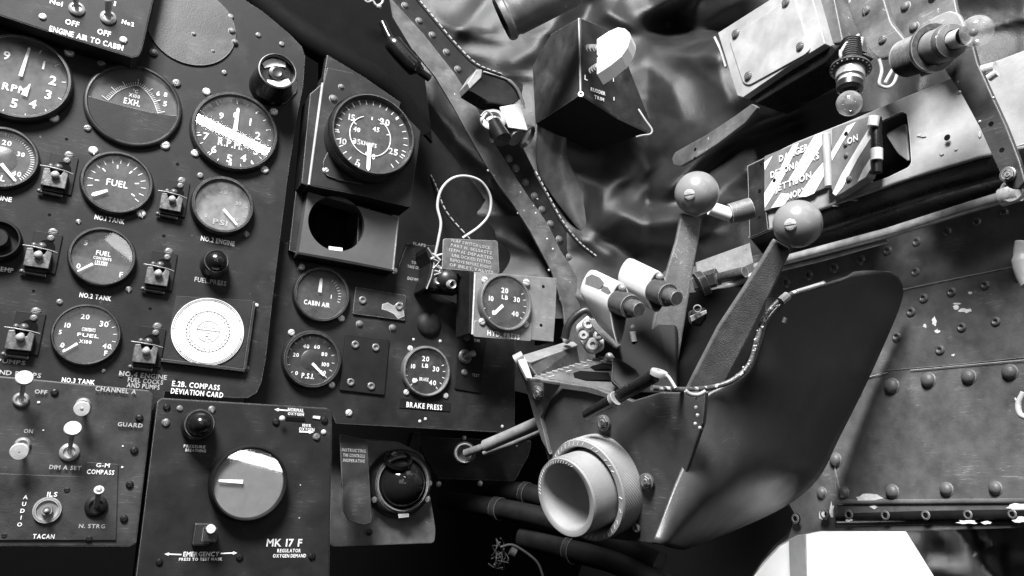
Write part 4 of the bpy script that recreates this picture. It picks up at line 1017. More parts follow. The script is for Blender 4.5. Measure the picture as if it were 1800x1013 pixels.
for (x, y), (x2, y2) in (((1034, 84), (1052, 85)), ((1040, 124), (1052, 116))):
    bm = B(); dd = (c0 - CAM).dot(-cB)
    A, C = fP.w(CAM + ray(x, y) * (dd - .006)), fP.w(CAM + ray(x2, y2) * (dd - .050)); n_ = 6
    for i in range(n_): tube(bm, [A.lerp(C, (i + .1) / n_), A.lerp(C, (i + .7) / n_)], .0038 - .0008 * (i % 2), 14)
    tube(bm, [A, C], .0022, 10); obj('stud', bm, GREYP, mk, 50)

# ================================================================== square junction box
XQ = .50
f = Fr('W', 1355, 90, XQ)
jb = thing('junction_box', 'square grey junction box with a screwed lid, top right of centre', 'junction box', f)
plate('box_body', f, jb, [(1262, 58), (1372, -12), (1422, -25), (1450, 77), (1380, 120), (1306, 171), (1296, 168)], -.04, 0, LIGHTG, r=.001, bevel=.0016)
plate('lid', f, jb, [(1281, 69), (1304, 52), (1395, -8), (1424, 86), (1416, 95), (1316, 150), (1306, 146)], 0, .0018, LIGHTG, r=.004, bevel=.0005)
fasten(f, jb, SCREW_D, [(1294, 60), (1382, 5), (1407, 82), (1316, 134)], 8, .0018)
plate('side_shell', f, jb, [(1424, -25), (1452, 77), (1482, 74), (1462, -25)], -.045, -.012, GREYM, bevel=.001)
plate('bottom_shell', f, jb, [(1300, 168), (1450, 80), (1480, 78), (1450, 110), (1330, 182)], -.05, -.008, BLACK, bevel=.001)
bm = B(); tube(bm, spline([f.l3(x, y, -.01) for x, y in ((1256, 66), (1262, 78), (1268, 92), (1276, 118))], 4), .0014, 6); obj('chipped_edge', bm, CABLE, jb, 60)

# metal strip from box down to lever
f = Fr('W', 1230, 260, .50)
ms = thing('metal_strip', 'worn narrow metal strip slanting down left from the junction box', 'bracket', f)
plate('strip', f, ms, [(1181, 279), (1186, 268), (1240, 238), (1290, 205), (1322, 182), (1332, 188), (1310, 215), (1262, 252), (1225, 276), (1196, 292), (1184, 290)], 0, .004, GREYM, r=.002, bevel=.0008)
fasten(f, ms, HOLEM, [(1222, 263, 3), (1221, 279, 3)], 3, .004, 'hole')

# ================================================================== upper right brackets
f = Fr('W', 1525, 50, .47)
g = thing('end_bracket', 'rounded grey bracket plate with two screws left of the knurled lamp', 'bracket', f)
plate('plate', f, g, [(1492, -30), (1545, -30), (1566, 40), (1596, 76), (1565, 98), (1545, 104), (1530, 92), (1500, 40), (1490, 10)], 0, .006, GREYM, r=.004, bevel=.001)
fasten(f, g, SCREW_D, [(1523, 19, 8), (1552, 70, 8)], 8, .006)
f = Fr('W', 1620, 20, .48)
g = thing('riveted_bracket', 'large worn grey bracket plate with dome rivets at the top right edge', 'bracket', f)
plate('plate', f, g, [(1548, -40), (1670, -40), (1682, 20), (1692, 45), (1655, 66), (1612, 72), (1590, 70), (1562, 30)], 0, .004, GREYM, r=.003, bevel=.001)
fasten(f, g, RIVET, [(1592, 12), (1607, 48), (1640, -5)], 9, .004, 'rivet')
plate('lamp_clip', f, g, [(1632, 34), (1668, 18), (1686, 24), (1697, 48), (1650, 78), (1636, 60)], .004, .008, GREYP, r=.003, bevel=.001)

def lampthing(label, base, neck, bulbc, rb, dep0, dep1, knurl):
    f = Fr('C', base[0], base[1], dep0); f.set(AX['H']); g = thing('indicator_lamp', label, 'lamp', f, 'bare bulb indicator lamps')
    A = f.w(CAM + ray(*base) * dep0); C = f.w(CAM + ray(*bulbc) * dep1); d = (C - A).normalized(); L = (C - A).length; k = dep1 / F_PX; R = rb * k
    bm = B()
    if knurl:
        prof = [(0, 0), (R * .5, 0), (R * .9, L * .06), (R * 1.3, L * .12)]
        z = .12
        while z < .42: prof += [(R * 1.42, L * z), (R * 1.30, L * (z + .008))]; z += .02
        prof += [(R * 1.2, L * .45), (0, L * .45)]
        lathe(bm, prof, 40, M=axisM(A, d)); obj('knurled_body', bm, BEZEL, g, 60)
        bm = B(); lathe(bm, [(R * 1.3, L * .45), (R * 1.7, L * .46), (R * 1.72, L * .50), (R * 1.3, L * .505)], 40, M=axisM(A, d)); obj('collar', bm, SCREWD, g, 40)
        bm = B(); lathe(bm, [(R * 1.2, L * .49), (R * 1.2, L * .62), (R * 1.05, L * .65)], 36, M=axisM(A, d)); obj('sleeve', bm, GREYP, g, 40)
        bm = B(); lathe(bm, [(R * .9, L * .64), (R * 1.25, L * .66), (R * 1.15, L * .72), (R * .7, L * .74)], 36, M=axisM(A, d)); obj('neck_ring', bm, GREYM, g, 40)
        bm = B(); lathe(bm, [(R * .62, L * .72), (R * .62, L * .86)], 30, M=axisM(A, d)); obj('bulb_cap', bm, STEEL, g, 40)
    else:
        bm = B(); prof = [(0, 0), (R * .7, 0)]
        z = .02
        while z < .42: prof += [(R * .82, L * z), (R * .72, L * (z + .015))]; z += .035
        lathe(bm, prof + [(R * .9, L * .44)], 32, M=axisM(A, d)); obj('threaded_stem', bm, BEZEL, g, 50)
        bm = B(); lathe(bm, [(R * .6, L * .42), (R * 1.55, L * .44), (R * 1.6, L * .47), (R * .7, L * .49)], 40, M=axisM(A, d)); obj('collar', bm, BEZEL, g, 40)
        bm = B(); o0 = axisM(A, d)
        for i in range(22):
            a = 2 * PI * i / 22; sphere(bm, o0 @ Vector((R * 1.42 * math.cos(a), R * 1.42 * math.sin(a), L * .475)), R * .085, 8, 6)
        obj('collar_dots', bm, MARK, g)
        bm = B(); lathe(bm, [(R * 1.1, L * .48), (R * 1.12, L * .62), (R * .95, L * .64), (R * .98, L * .70)], 36, M=axisM(A, d)); obj('sleeve', bm, ALU, g, 40)
        bm = B(); lathe(bm, [(R * 1.05, L * .70), (R * 1.0, L * .78), (R * .7, L * .82)], 36, M=axisM(A, d)); obj('bulb_cap', bm, BEZEL, g, 40)
    bm = B(); sphere(bm, C, R, 32, 20); obj('glass_bulb', bm, BULB, g, 180)
    bm = B(); sphere(bm, C - d * R * .3, R * .28, 16, 10); obj('filament_support', bm, SCREWD, g, 180)
    return g, f
XL = .56
lampthing('bare bulb hanging straight down from a threaded holder with a dotted collar', (1497, 72), None, (1493, 182), 22, .56, .54, False)
lampthing('bare bulb pointing right on a thick knurled black holder, top right', (1580, 108), None, (1717, 55), 27, .52, .44, True)
f = Fr('C', 1520, 100, .61); f.set(AX['H'])
g = thing('lamp_wiring', 'thin pale wires twisting between the two bare bulb lamps', 'wiring', f)
W3 = lambda x, y, d: f.w(CAM + ray(x, y) * d)
bm = B()
for pl in (((1478, 92), (1490, 75), (1510, 62)), ((1506, 104), (1512, 85), (1516, 66)), ((1478, 88), (1478, 100), (1484, 110)), ((1545, 104), (1550, 125), (1546, 148), (1560, 154), (1572, 145), (1580, 120)), ((1556, 146), (1566, 128), (1578, 108)), ((1499, 82), (1504, 92), (1502, 100))):
    tube(bm, spline([W3(x, y, .555) for x, y in pl], 6), .0013, 8)
obj('wires', bm, CABLE, g, 60)
bm = B(); tube(bm, [W3(1619, 128, .50), W3(1655, 116, .49)], .003, 12); obj('metal_tab', bm, GREYP, g, 50)

# ================================================================== side wall
XW = .56
f = Fr('W', 1600, 650, XW)
sw = thing('side_wall', 'large grey painted cockpit side wall panel with rows of rivets on the right', 'wall panel', f)
edge = [(2300, 150), (2300, 914), (1800, 928), (1600, 934), (1440, 934), (1400, 942), (1368, 960), (1345, 985), (1322, 1013), (1300, 1060), (1100, 1060), (1100, 800), (1200, 600), (1150, 480), (1300, 455), (1480, 415), (1640, 370), (1790, 330)]
plate('wall_sheet', f, sw, edge, -.003, 0, WALL, bevel=.0006)
plate('wall_foot_shade', f, sw, [(1140, 940), (1200, 950), (1290, 915), (1375, 870), (1395, 905), (1384, 940), (1358, 962), (1338, 988), (1316, 1022), (1296, 1060), (1000, 1060), (1040, 940)], .0004, .003, VOID)  # black sheet added over the wall as its shadow below the shroud
plate('upper_overlap', f, sw, [(1560, 516), (1585, 508), (1800, 465), (2300, 336), (2300, 150), (1790, 338), (1640, 375), (1480, 420), (1300, 462), (1330, 520)], 0, .0012, WALL, bevel=.0005)
plate('middle_overlap', f, sw, [(1500, 675), (1560, 652), (1700, 640), (2300, 575), (2300, 338), (1800, 467), (1585, 510), (1540, 560)], 0, .0006, WALL, bevel=.0003)
plate('lower_strip', f, sw, [(1466, 815), (1472, 925), (2300, 914), (2300, 866), (1800, 876), (1600, 878), (1480, 878)], 0, .0008, WALL, bevel=.0003)
bm = B(); tube(bm, [f.l3(1474, 912, .001), f.l3(1620, 908, .001), f.l3(2300, 902, .001)], .0042, 14); obj('edge_bead', bm, BLACK, sw, 60)
bm = B(); tube(bm, [f.l3(1474, 884, .001), f.l3(1620, 883, .001), f.l3(2300, 876, .001)], .0018, 10); obj('edge_fold', bm, WALL, sw, 60)
fasten(f, sw, HOLLOW, [(1382, 497), (1421, 484), (1466, 471), (1513, 457), (1560, 441), (1611, 425), (1664, 408), (1716, 391), (1764, 374), (1609, 478), (1623, 524), (1672, 513), (1731, 501), (1792, 488), (1601, 548), (1576, 592), (1652, 615), (1690, 575), (1750, 565), (1560, 540)], 8.5, .0012, 'hollow_rivet')
fasten(f, sw, RIVETW, [(1506, 688, 10), (1568, 678, 13), (1632, 668, 13), (1703, 662, 13), (1775, 654, 14), (1457, 750, 8), (1469, 808, 11), (1395, 866, 9), (1445, 866, 9), (1484, 866, 10), (1569, 864, 12), (1664, 860, 12), (1750, 858, 12), (1560, 498, 12), (1527, 603, 10)], 12, .0004, 'dome_bolt')
fasten(f, sw, HOLEM, [(1451, 904), (1494, 905), (1558, 906), (1629, 906), (1703, 905), (1781, 904), (1400, 912)], 9, .0056, 'hole')
fasten(f, sw, CHROMER, [(1451, 904, 9), (1494, 905, 9), (1558, 906, 9), (1629, 906, 9), (1703, 905, 9), (1781, 904, 9), (1400, 912, 8)], 9, .0045, 'hole_rim')
bm = B()
for a, b in (((1500, 527), (1792, 467)), ((1448, 682), (1560, 655)), ((1600, 651), (1800, 633))): tube(bm, [f.l3(*a, .0013), f.l3((a[0] + b[0]) / 2, (a[1] + b[1]) / 2 - .4, .0014), f.l3(*b, .0013)], .0003, 5)
obj('seam_edge', bm, LIGHTG, sw)
def chip(fr, par, pts, h, m=WHITE):
    plate('paint_chip', fr, par, pts, h, h + .0002, m, bevel=0)
rng = random.Random(3)
def blob(x, y, w, h_, n=13):
    return [(x + w * (1 + rng.uniform(-.45, .25)) * math.cos(2 * PI * i / n), y + h_ * (1 + rng.uniform(-.5, .35)) * math.sin(2 * PI * i / n)) for i in range(n)]
for x, y, w, h_ in ((1698, 546, 13, 4), (1680, 540, 5, 4), (1642, 565, 4, 8), (1625, 573, 3, 4), (1647, 583, 5, 4), (1705, 515, 4, 3), (1682, 534, 7, 2), (1675, 624, 3, 2)): chip(f, sw, blob(x, y, w, h_), .0008, MARK)
for x, y, w, h_, q in ((1525, 876, 24, 7, .001), (1536, 892, 7, 4, .001), (1445, 905, 6, 9, .006), (1492, 914, 6, 3, .006), (1700, 918, 20, 4, .0052), (1735, 919, 10, 3, .0052), (1790, 892, 26, 6, .002), (1796, 914, 16, 5, .0052), (1462, 898, 4, 14, .001)): chip(f, sw, blob(x, y, w, h_), q, MARK)

# ================================================================== detonator panel
XD = .505
f = Fr('W', 1450, 290, XD)
dp = thing('detonator_panel', 'grey side box behind the striped DANGER DETONATORS flaps, with a square black opening', 'control box', f)
o_out = [(1314, 292), (1400, 250), (1500, 210), (1598, 168), (1680, 135), (1830, 78), (2200, -65), (2200, 110), (1900, 225), (1720, 276), (1600, 312), (1440, 368), (1318, 418)]
o_in = [(1520, 232), (1546, 214), (1586, 196), (1594, 200), (1599, 240), (1602, 286), (1597, 294), (1560, 312), (1530, 322)]
OUT = [f.l(*q) for q in o_out]; IN = rpoly([f.l(*q) for q in o_in], .002)
cx_, cy_ = sum(p[0] for p in IN) / len(IN), sum(p[1] for p in IN) / len(IN)
def ring_plate(name, outer, inner, z0, z1, m, parent, bevel=0):
    c = Vector((sum(p[0] for p in inner) / len(inner), sum(p[1] for p in inner) / len(inner)))
    def hit(poly, a):
        d = Vector((math.cos(a), math.sin(a))); best = None
        for i in range(len(poly)):
            p, q = Vector(poly[i]) - c, Vector(poly[(i + 1) % len(poly)]) - c; e = q - p; den = d.x * e.y - d.y * e.x
            if abs(den) < 1e-14: continue
            t = (p.x * e.y - p.y * e.x) / den; u = (p.x * d.y - p.y * d.x) / den
            if t > 0 and -1e-6 <= u <= 1 + 1e-6: best = t if best is None else max(best, t)
        return c + d * (best or .01)
    an = sorted({round(math.atan2((Vector(p) - c).y, (Vector(p) - c).x), 5) for p in list(outer) + list(inner)})
    bm = B(); R_ = []
    for a in an:
        i_, o_ = hit(inner, a), hit(outer, a)
        R_.append([bm.verts.new((i_.x, i_.y, z0)), bm.verts.new((i_.x, i_.y, z1)), bm.verts.new((o_.x, o_.y, z1)), bm.verts.new((o_.x, o_.y, z0))])
    for i in range(len(R_)):
        a, b = R_[i], R_[(i + 1) % len(R_)]
        for k in range(4): bm.faces.new((a[k], b[k], b[(k + 1) % 4], a[(k + 1) % 4]))
    return obj(name, bm, m, parent, bevel=bevel)
ring_plate('face_plate', OUT, IN, -.003, 0, LIGHTG, dp)
plate('opening_floor', f, dp, [(1500, 200), (1620, 180), (1625, 310), (1500, 340)], -.035, -.034, VOID, bevel=0)
plate('opening_liner', f, dp, [(1556, 236), (1592, 216), (1598, 285), (1578, 270)], -.012, -.010, LIGHTG, r=.003, bevel=.001)
plate('left_end', f, dp, [(1314, 292), (1345, 277), (1345, 360), (1350, 404), (1318, 418)], .0002, .003, PANEL2, bevel=.0006)
# folded lower lip
A = [f.l3(x, y, 0) for x, y in ((1318, 418), (1440, 368), (1600, 312), (1720, 276), (1900, 240))]
bm = B(); tube(bm, A, .0016, 10); obj('front_edge', bm, GREYP, dp, 60)
Cq = [CAM + ray(x, y) * .60 for x, y in ((1325, 450),)]
bm = B(); T = [f.w(f.M @ Vector(p)) for p in A]; low = [Vector((p.x, p.y - .024, -.03)) for p in T]
for i in range(len(T) - 1):
    bm.faces.new([bm.verts.new(v) for v in (T[i] - Vector((0, .001, .001)), T[i + 1] - Vector((0, .001, .001)), low[i + 1], low[i])])
bmesh.ops.remove_doubles(bm, verts=bm.verts, dist=1e-5)
o = obj('underside', bm, BLACK, dp, 60); m_ = o.modifiers.new('thick', 'SOLIDIFY'); m_.thickness = .002
fasten(f, dp, HOLEM, [(1665, 242, 6), (1335, 336, 3.5), (1338, 288, 2.5), (1335, 382, 2.5)], 4, .0032, 'hole')
chips = ((1620, 238, 9, 3), (1655, 270, 4, 3), (1680, 262, 3, 2), (1722, 236, 3, 6), (1725, 218, 3, 3), (1500, 352, 12, 1.6), (1470, 362, 8, 1.5), (1350, 400, 9, 2))
for x, y, w, h_ in chips: chip(f, dp, blob(x, y, w, h_), .0006, MARKD)


def striped(name, label, pts, h0, h1, stripes, curve=0):
    fs = Fr('W', pts[0][0], pts[0][1], XD); g = thing(name, label, 'warning flap', fs)
    loc = rpoly([fs.l(x, y, h1) for x, y in pts], .0015)
    bm = B(); prism(bm, loc, h0, h1); obj('flap', bm, mat('flap_grey', .15, .4, mott=.25, msc=60, bump=.15), g, bevel=.0006)
    for s in stripes:
        bm = B(); prism(bm, [fs.l(x, y, h1) for x, y in s], h1 + .0002, h1 + .0005); obj('white_stripe', bm, WHITE, g)
    return g, fs
g, fs = striped('warning_flap', 'striped grey and white flap lettered DANGER DETONATORS JETTISON CANOPY', [(1343, 275), (1400, 252), (1447, 232), (1449, 280), (1452, 330), (1400, 350), (1343, 372)], .0, .004,
                [[(1344, 286), (1359, 274), (1345, 300)], [(1344, 340), (1364, 308), (1376, 296), (1384, 300), (1364, 336), (1345, 366)], [(1375, 290), (1394, 256), (1405, 252), (1386, 292), (1374, 296)],
                 [(1387, 316), (1402, 292), (1421, 258), (1433, 238), (1447, 233), (1447, 252), (1414, 306), (1400, 320)], [(1404, 347), (1432, 304), (1449, 284), (1450, 308), (1432, 340), (1418, 346)], [(1356, 366), (1374, 340), (1392, 342), (1378, 362)]])
for s, x, y, w, h_ in (('DANGER', 1395, 269, 56, 11), ('DETONATORS', 1396, 291, 92, 11), ('JETTISON', 1394, 320, 68, 11), ('CANOPY', 1392, 343, 52, 11)):
    k = fs.mpp(x, y); caption(fs, g, s, x, y, w, h_, .0046, WHITE)
fasten(fs, g, HOLEM, [(1361, 317, 3.5)], 3.5, .0047, 'hole')
g, fs = striped('switch_guard_flap', 'striped grey and white hinged guard flap lettered ON, beside the square opening', [(1462, 226), (1500, 212), (1532, 203), (1534, 220), (1532, 290), (1524, 312), (1480, 340), (1466, 346), (1461, 330)], .003, .012,
                [[(1462, 268), (1490, 222), (1505, 215), (1482, 250), (1463, 283)], [(1464, 340), (1480, 306), (1512, 252), (1532, 220), (1531, 244), (1508, 280), (1482, 330), (1470, 344)], [(1508, 320), (1518, 298), (1532, 276), (1532, 296), (1522, 312)]])
caption(fs, g, 'ON', 1499, 245, 20, 11, .0127, WHITE)
fasten(fs, g, HOLEM, [(1487, 235, 4)], 4, .0127, 'hole'); fasten(fs, g, RIVET, [(1486, 254, 4), (1487, 273, 4), (1492, 315, 5)], 4, .0127, 'rivet')
for nm, pl, r in (('hinge_barrel', ((1452, 236), (1455, 290), (1457, 328)), .0034), ('roll_end', ((1540, 208), (1541, 260), (1541, 304)), .0042)):
    bm = B(); tube(bm, [fs.l3(x, y, .010) for x, y in pl], r, 16); obj(nm, bm, LIGHTG if nm == 'hinge_barrel' else BLACK, g, 50)
bm = B(); tube(bm, [fs.l3(1537, 205, .0145), fs.l3(1534, 222, .0145)], .0042, 12); tube(bm, [fs.l3(1541, 262, .012), fs.l3(1541, 282, .012)], .0045, 14); obj('white_band', bm, WHITE, g, 50)

# pipe along the wall
f = Fr('W', 1500, 430, .52)
g = thing('silver_pipe', 'long silver pipe running along the side wall under the detonator box', 'pipe', f)
bm = B(); tube(bm, [f.l3(1330, 470, 0), f.l3(1400, 452, 0), f.l3(1560, 410, .001), f.l3(1700, 366, .002), f.l3(1770, 345, .002)], .0042, 20); obj('tube', bm, ALU, g, 60)
bm = B(); tube(bm, [f.l3(1760, 348, .003), f.l3(1792, 338, .003)], .0062, 20); lathe(bm, [(.008, 0), (.008, .004)], 20, M=axisM(f.l3(1784, 336, .004), (0, 0, 1))); obj('end_fitting', bm, STEEL, g, 50)
bm = B(); tube(bm, [f.l3(1330, 484, -.006), f.l3(1450, 455, -.006), f.l3(1560, 424, -.006)], .0018, 10); obj('thin_pipe', bm, ALU, g, 60)
# diagonal brace
f = Fr('W', 1720, 200, .455)
g = thing('brace_strut', 'dark drilled metal strut slanting down to a big bolt at the right edge', 'strut', f)
plate('strut', f, g, [(1640, 85), (1705, 60), (1718, 110), (1745, 170), (1768, 220), (1792, 282), (1802, 318), (1790, 332), (1772, 330), (1764, 318), (1742, 270), (1722, 225), (1692, 170), (1665, 130)], 0, .004, BOXG, bevel=.0008)
fasten(f, g, HOLEM, [(1742, 218), (1761, 264)], 5, .004, 'hole'); fasten(f, g, CHROMER, [(1774, 308, 15)], 15, .004, 'washer'); fasten(f, g, NUTM, [(1774, 308, 10)], 9, .008, 'bolt')
fasten(f, g, RIVETB, [(1722, 214, 3), (1686, 163, 4), (1746, 172, 2)], 3, .004, 'stud')
bm = B(); tube(bm, [f.l3(1722, 126, .0), f.l3(1750, 118, .0)], .0035, 12); tube(bm, [f.l3(1738, 138, .0), f.l3(1752, 128, .0)], .0025, 12); obj('cross_bolt', bm, STEEL, g, 50)
# actuator joint under the rear lever
f = Fr('C', 1260, 470, .60); f.set(AX['H'])
W4 = lambda x, y, d=.60: f.w(CAM + ray(x, y) * d)
g = thing('pipe_union', 'shiny bracket and pipe union between the two levers', 'pipe fitting', f)
bm = B(); P = [W4(*q, .66) for q in ((1222, 462), (1316, 428), (1322, 462), (1290, 476), (1226, 505))]; bm.faces.new([bm.verts.new(p) for p in P]); o = obj('bracket', bm, ALU, g); m_ = o.modifiers.new('t', 'SOLIDIFY'); m_.thickness = .003
bm = B(); tube(bm, [W4(1222, 500, .63), W4(1262, 490, .62)], [.008, .009], 6); tube(bm, [W4(1262, 490, .62), W4(1310, 478, .60)], .0045, 14); tube(bm, [W4(1228, 505, .62), W4(1240, 500, .62)], .012, 20); obj('union_nut', bm, SCREWD, g, 40)
bm = B(); tube(bm, [W4(1230, 520, .62), W4(1290, 500, .61), W4(1340, 478, .60)], .003, 10); obj('lower_pipe', bm, ALU, g, 60)
f = Fr('C', 1260, 370, .60); f.set(AX['H'])
W4 = lambda x, y, d=.60: f.w(CAM + ray(x, y) * d)
g = thing('hose_coupling', 'white collar and grey coupling behind the far lever knob', 'pipe fitting', f)
bm = B(); tube(bm, [W4(1248, 366), W4(1284, 378)], .0055, 16); obj('white_collar', bm, WHITE, g, 50)
bm = B(); tube(bm, [W4(1283, 376), W4(1300, 372), W4(1320, 366, .6)], [.008, .0085, .0085], 20); obj('coupling', bm, GREYM, g, 50)

# white sheet outside under the wall edge
f = Fr('W', 1480, 980, .72)
g = thing('white_canvas', 'bright white canvas with a grey strap, seen through the gap at the bottom right', 'canvas', f)
plate('canvas_sheet', f, g, [(1250, 890), (1590, 905), (1612, 945), (1640, 985), (1670, 1040), (1690, 1100), (1230, 1100)], -.006, 0, CANVAS, bevel=.001)
plate('grey_strap', f, g, [(1385, 900), (1414, 900), (1420, 1100), (1391, 1100)], .0002, .0022, CANVG, bevel=.0005)
f = Fr('W', 1720, 980, .66)
g = thing('dark_cloth', 'crumpled dark cloth with a pale crease at the bottom right corner', 'cloth', f)
bm = B(); G = []
for j in range(15):
    row = []
    for i in range(23):
        px = 1585 + i * 14; py = 915 + j * 13
        if px < 1600 + (py - 940) * .62: px = 1600 + (py - 940) * .62 - 4
        hh = .012 * noise.noise(Vector((px / 40, py / 45, 2))) + .014 * math.exp(-((px - 1690 - (py - 940) * .75) / 9) ** 2)
        row.append(bm.verts.new(f.l3(px, py, hh)))
    G.append(row)
for j in range(14):
    for i in range(22): bm.faces.new((G[j][i], G[j][i + 1], G[j + 1][i + 1], G[j + 1][i]))
obj('cloth_sheet', bm, FABRIC, g, 180)
# pale padded thing cut by right edge
f = Fr('W', 1798, 440, .50)
g = thing('cable_bundle', 'pale wrapped cable end cut by the right edge above the wall rivets', 'cable', f)
bm = B(); tube(bm, spline([f.l3(x, y, 0) for x, y in ((1800, 425), (1797, 450), (1801, 475), (1812, 500))], 4), [.005] * 5 + [.006] * 4 + [.006] * 4, 14); obj('wrapping', bm, LIGHTG, g, 60)
bm = B(); tube(bm, spline([f.l3(x, y, 0) for x, y in ((1799, 690), (1790, 710), (1793, 728), (1806, 735))], 5), .0018, 8); tube(bm, [f.l3(1784, 700, 0), f.l3(1794, 716, 0)], .0006, 6); obj('tail', bm, CABLE, g, 60)

# ================================================================== throttle quadrant
def WF(px, py, d):
    f = Fr('C', px, py, d); f.set(AX['H']); return f
def onpl(anch, pts):
    a, b, c = [CAM + ray(x, y) * d for x, y, d in anch]; n = (b - a).cross(c - a)
    return [(x, y, (a - CAM).dot(n) / ray(x, y).dot(n)) for x, y in pts]


def slab(name, f, parent, pts, th, m, bevel=.0008, toward=None):
    """solid plate through pixel+distance points, given thickness away from the viewer"""
    P = [CAM + ray(x, y) * d for x, y, d in pts]
    n = Vector((0, 0, 0))
    for i in range(len(P)): a, b = P[i], P[(i + 1) % len(P)]; n += a.cross(b)
    n.normalize()
    if n.dot(P[0] - CAM) < 0: n = -n
    if toward: n = Vector(toward)
    bm = B(); a = [bm.verts.new(f.w(p)) for p in P]; b = [bm.verts.new(f.w(p + n * th)) for p in P]
    bm.faces.new(a); bm.faces.new(b[::-1])
    for i in range(len(P)): bm.faces.new((a[i], b[i], b[(i + 1) % len(P)], a[(i + 1) % len(P)]))
    return obj(name, bm, m, parent, bevel=bevel)


fq = Fr('C', 1060, 850, .525)
Aw, Bw = CAM + ray(1060, 850) * .525, CAM + ray(993, 875) * .50
nz = (Bw - Aw).normalized(); yx = (Vector((0, 0, 1)) - nz * nz.z).normalized(); xx = yx.cross(nz)
fq.set((xx, yx, nz))
q = thing('throttle_quadrant', 'dark grey throttle quadrant side plate with three bolts behind the big pale wheel', 'quadrant', fq)
plate('side_plate', fq, q, [(913, 632), (930, 664), (1042, 681), (1112, 705), (1160, 690), (1240, 690), (1235, 745), (1200, 848), (1148, 956), (1092, 950), (1010, 940), (985, 900), (966, 820), (952, 768), (936, 720), (922, 670), (905, 640)], -.004, 0, mat('quadrant_paint', .05, .5, scr=.7, mott=.4, msc=25, bump=.2, bsc=900, wear=.4, spots=.25, spot_sc=80), bevel=.0008)
plate('left_flange', fq, q, [(906, 636), (930, 664), (1042, 681), (1080, 696), (1066, 700), (1030, 690), (988, 684), (962, 706), (950, 735), (966, 800), (952, 775), (936, 725), (922, 675)], 0, .0035, GREYM, bevel=.0006)
fasten(fq, q, CHROMER, [(949, 692, 13), (1063, 743, 13), (1139, 846, 14), (1119, 928, 8)], 12, .001, 'washer')
fasten(fq, q, NUTM, [(948, 691, 9), (1062, 741, 9), (1137, 845, 9)], 8, .004, 'bolt')
gp = slab('gate_plate', fq, q, onpl([(932, 664, .545), (1060, 628, .60), (1112, 706, .525)], [(932, 664), (1052, 628), (1078, 624), (1090, 640), (1100, 690), (1112, 706), (1075, 692), (1040, 680)]), .003, GREYM)
slab('gate_slot', fq, q, [(990, 661, .557), (1020, 652, .566), (1070, 655, .565), (1076, 668, .553), (1030, 668, .55)], .0005, VOID, 0, tuple(cB * -1)).location = cB * 0
slab('gate_slot', fq, q, [(1034, 645, .578), (1060, 638, .585), (1076, 640, .58), (1078, 648, .573), (1046, 650, .57)], .0005, VOID, 0)
for i in range(14): pass
bm = B()
for i in range(12):
    t = i / 11; x, y = 940 + 112 * t, 661 - 34 * t
    P0 = fq.w(CAM + ray(x, y) * (.5435 + .055 * t)); P1 = fq.w(CAM + ray(x + 9, y + 1.5) * (.5435 + .052 * t)); tube(bm, [P0, P1], .00035, 5)
    if i % 3 == 1: tube(bm, [fq.w(CAM + ray(x + 14, y + 5) * (.54 + .05 * t)), fq.w(CAM + ray(x + 24, y + 3) * (.54 + .052 * t))], .0005, 5)
obj('scale_marks', bm, MARKD, q)
slab('block_top', fq, q, [(915, 625, .575), (990, 602, .61), (1008, 600, .615), (1016, 606, .61), (935, 636, .565), (920, 634, .565)], .003, GREYP)
slab('block_front', fq, q, [(928, 638, .566), (1014, 607, .605), (1020, 640, .60), (1006, 644, .59), (945, 662, .56)], .003, BOXG)
slab('block_end', fq, q, [(908, 628, .57), (922, 626, .568), (930, 645, .56), (936, 664, .55), (926, 664, .55), (914, 640, .56)], .004, LIGHTG)
bm = B(); tube(bm, [fq.w(CAM + ray(905, 634) * .57), fq.w(CAM + ray(920, 626) * .57)], .0042, 12); obj('end_bolt', bm, ALU, q, 50)
for a_ in ((996, 598, .60), (1071, 627, .59)):
    bm = B(); sphere(bm, fq.w(CAM + ray(a_[0], a_[1]) * a_[2]), .0032, 12, 8); obj('end_bolt', bm, ALU, q, 50)
CHW = mat('flaking_white', .5, .45, mott=.6, msc=60, bump=.6, bsc=250, wear=.5, spots=0)
slab('flaking_bracket', fq, q, [(1012, 572, .60), (1034, 552, .60), (1050, 566, .60), (1062, 590, .595), (1062, 612, .59), (1044, 622, .59), (1032, 618, .59), (1018, 596, .595)], .006, CHW, .002)
bm = B()
for x, y, r in ((1042, 606, .0042), (1026, 590, .003), (1052, 590, .003), (1034, 570, .0036)): lathe(bm, [(r * 1.4, 0), (r, .002), (r * .5, .002), (r * .4, 0), (0, 0)], 16, M=axisM(fq.w(CAM + ray(x, y) * .588), fq.Mi.to_3x3() @ (CAM - Aw).normalized()))
obj('bracket_bolt', bm, ALU, q, 50)
bm = B(); tube(bm, spline([fq.w(CAM + ray(x, y) * .59) for x, y in ((993, 596), (998, 575), (1010, 558), (1030, 546), (1044, 556))], 5), .0032, 12); obj('hose', bm, BEZEL, q, 60)
slab('lever_bracket', fq, q, [(1034, 560, .575), (1050, 560, .575), (1080, 586, .57), (1092, 606, .565), (1084, 612, .565), (1066, 600, .57), (1046, 580, .572)], .005, GREYM, .0012)
slab('lever_bracket', fq, q, onpl([(1076, 625, .55), (1128, 664, .53), (1096, 690, .525)], [(1076, 625), (1096, 634), (1118, 648), (1128, 664), (1118, 682), (1096, 690), (1074, 668)]), .006, PANEL2, .0015)
fasten(fq, q, HOLEM, [], 3)
slab('lever_web', fq, q, [(1080, 560, .60), (1150, 530, .59), (1190, 560, .58), (1190, 690, .53), (1120, 690, .54), (1092, 640, .57)], .006, BLACKM, .002)
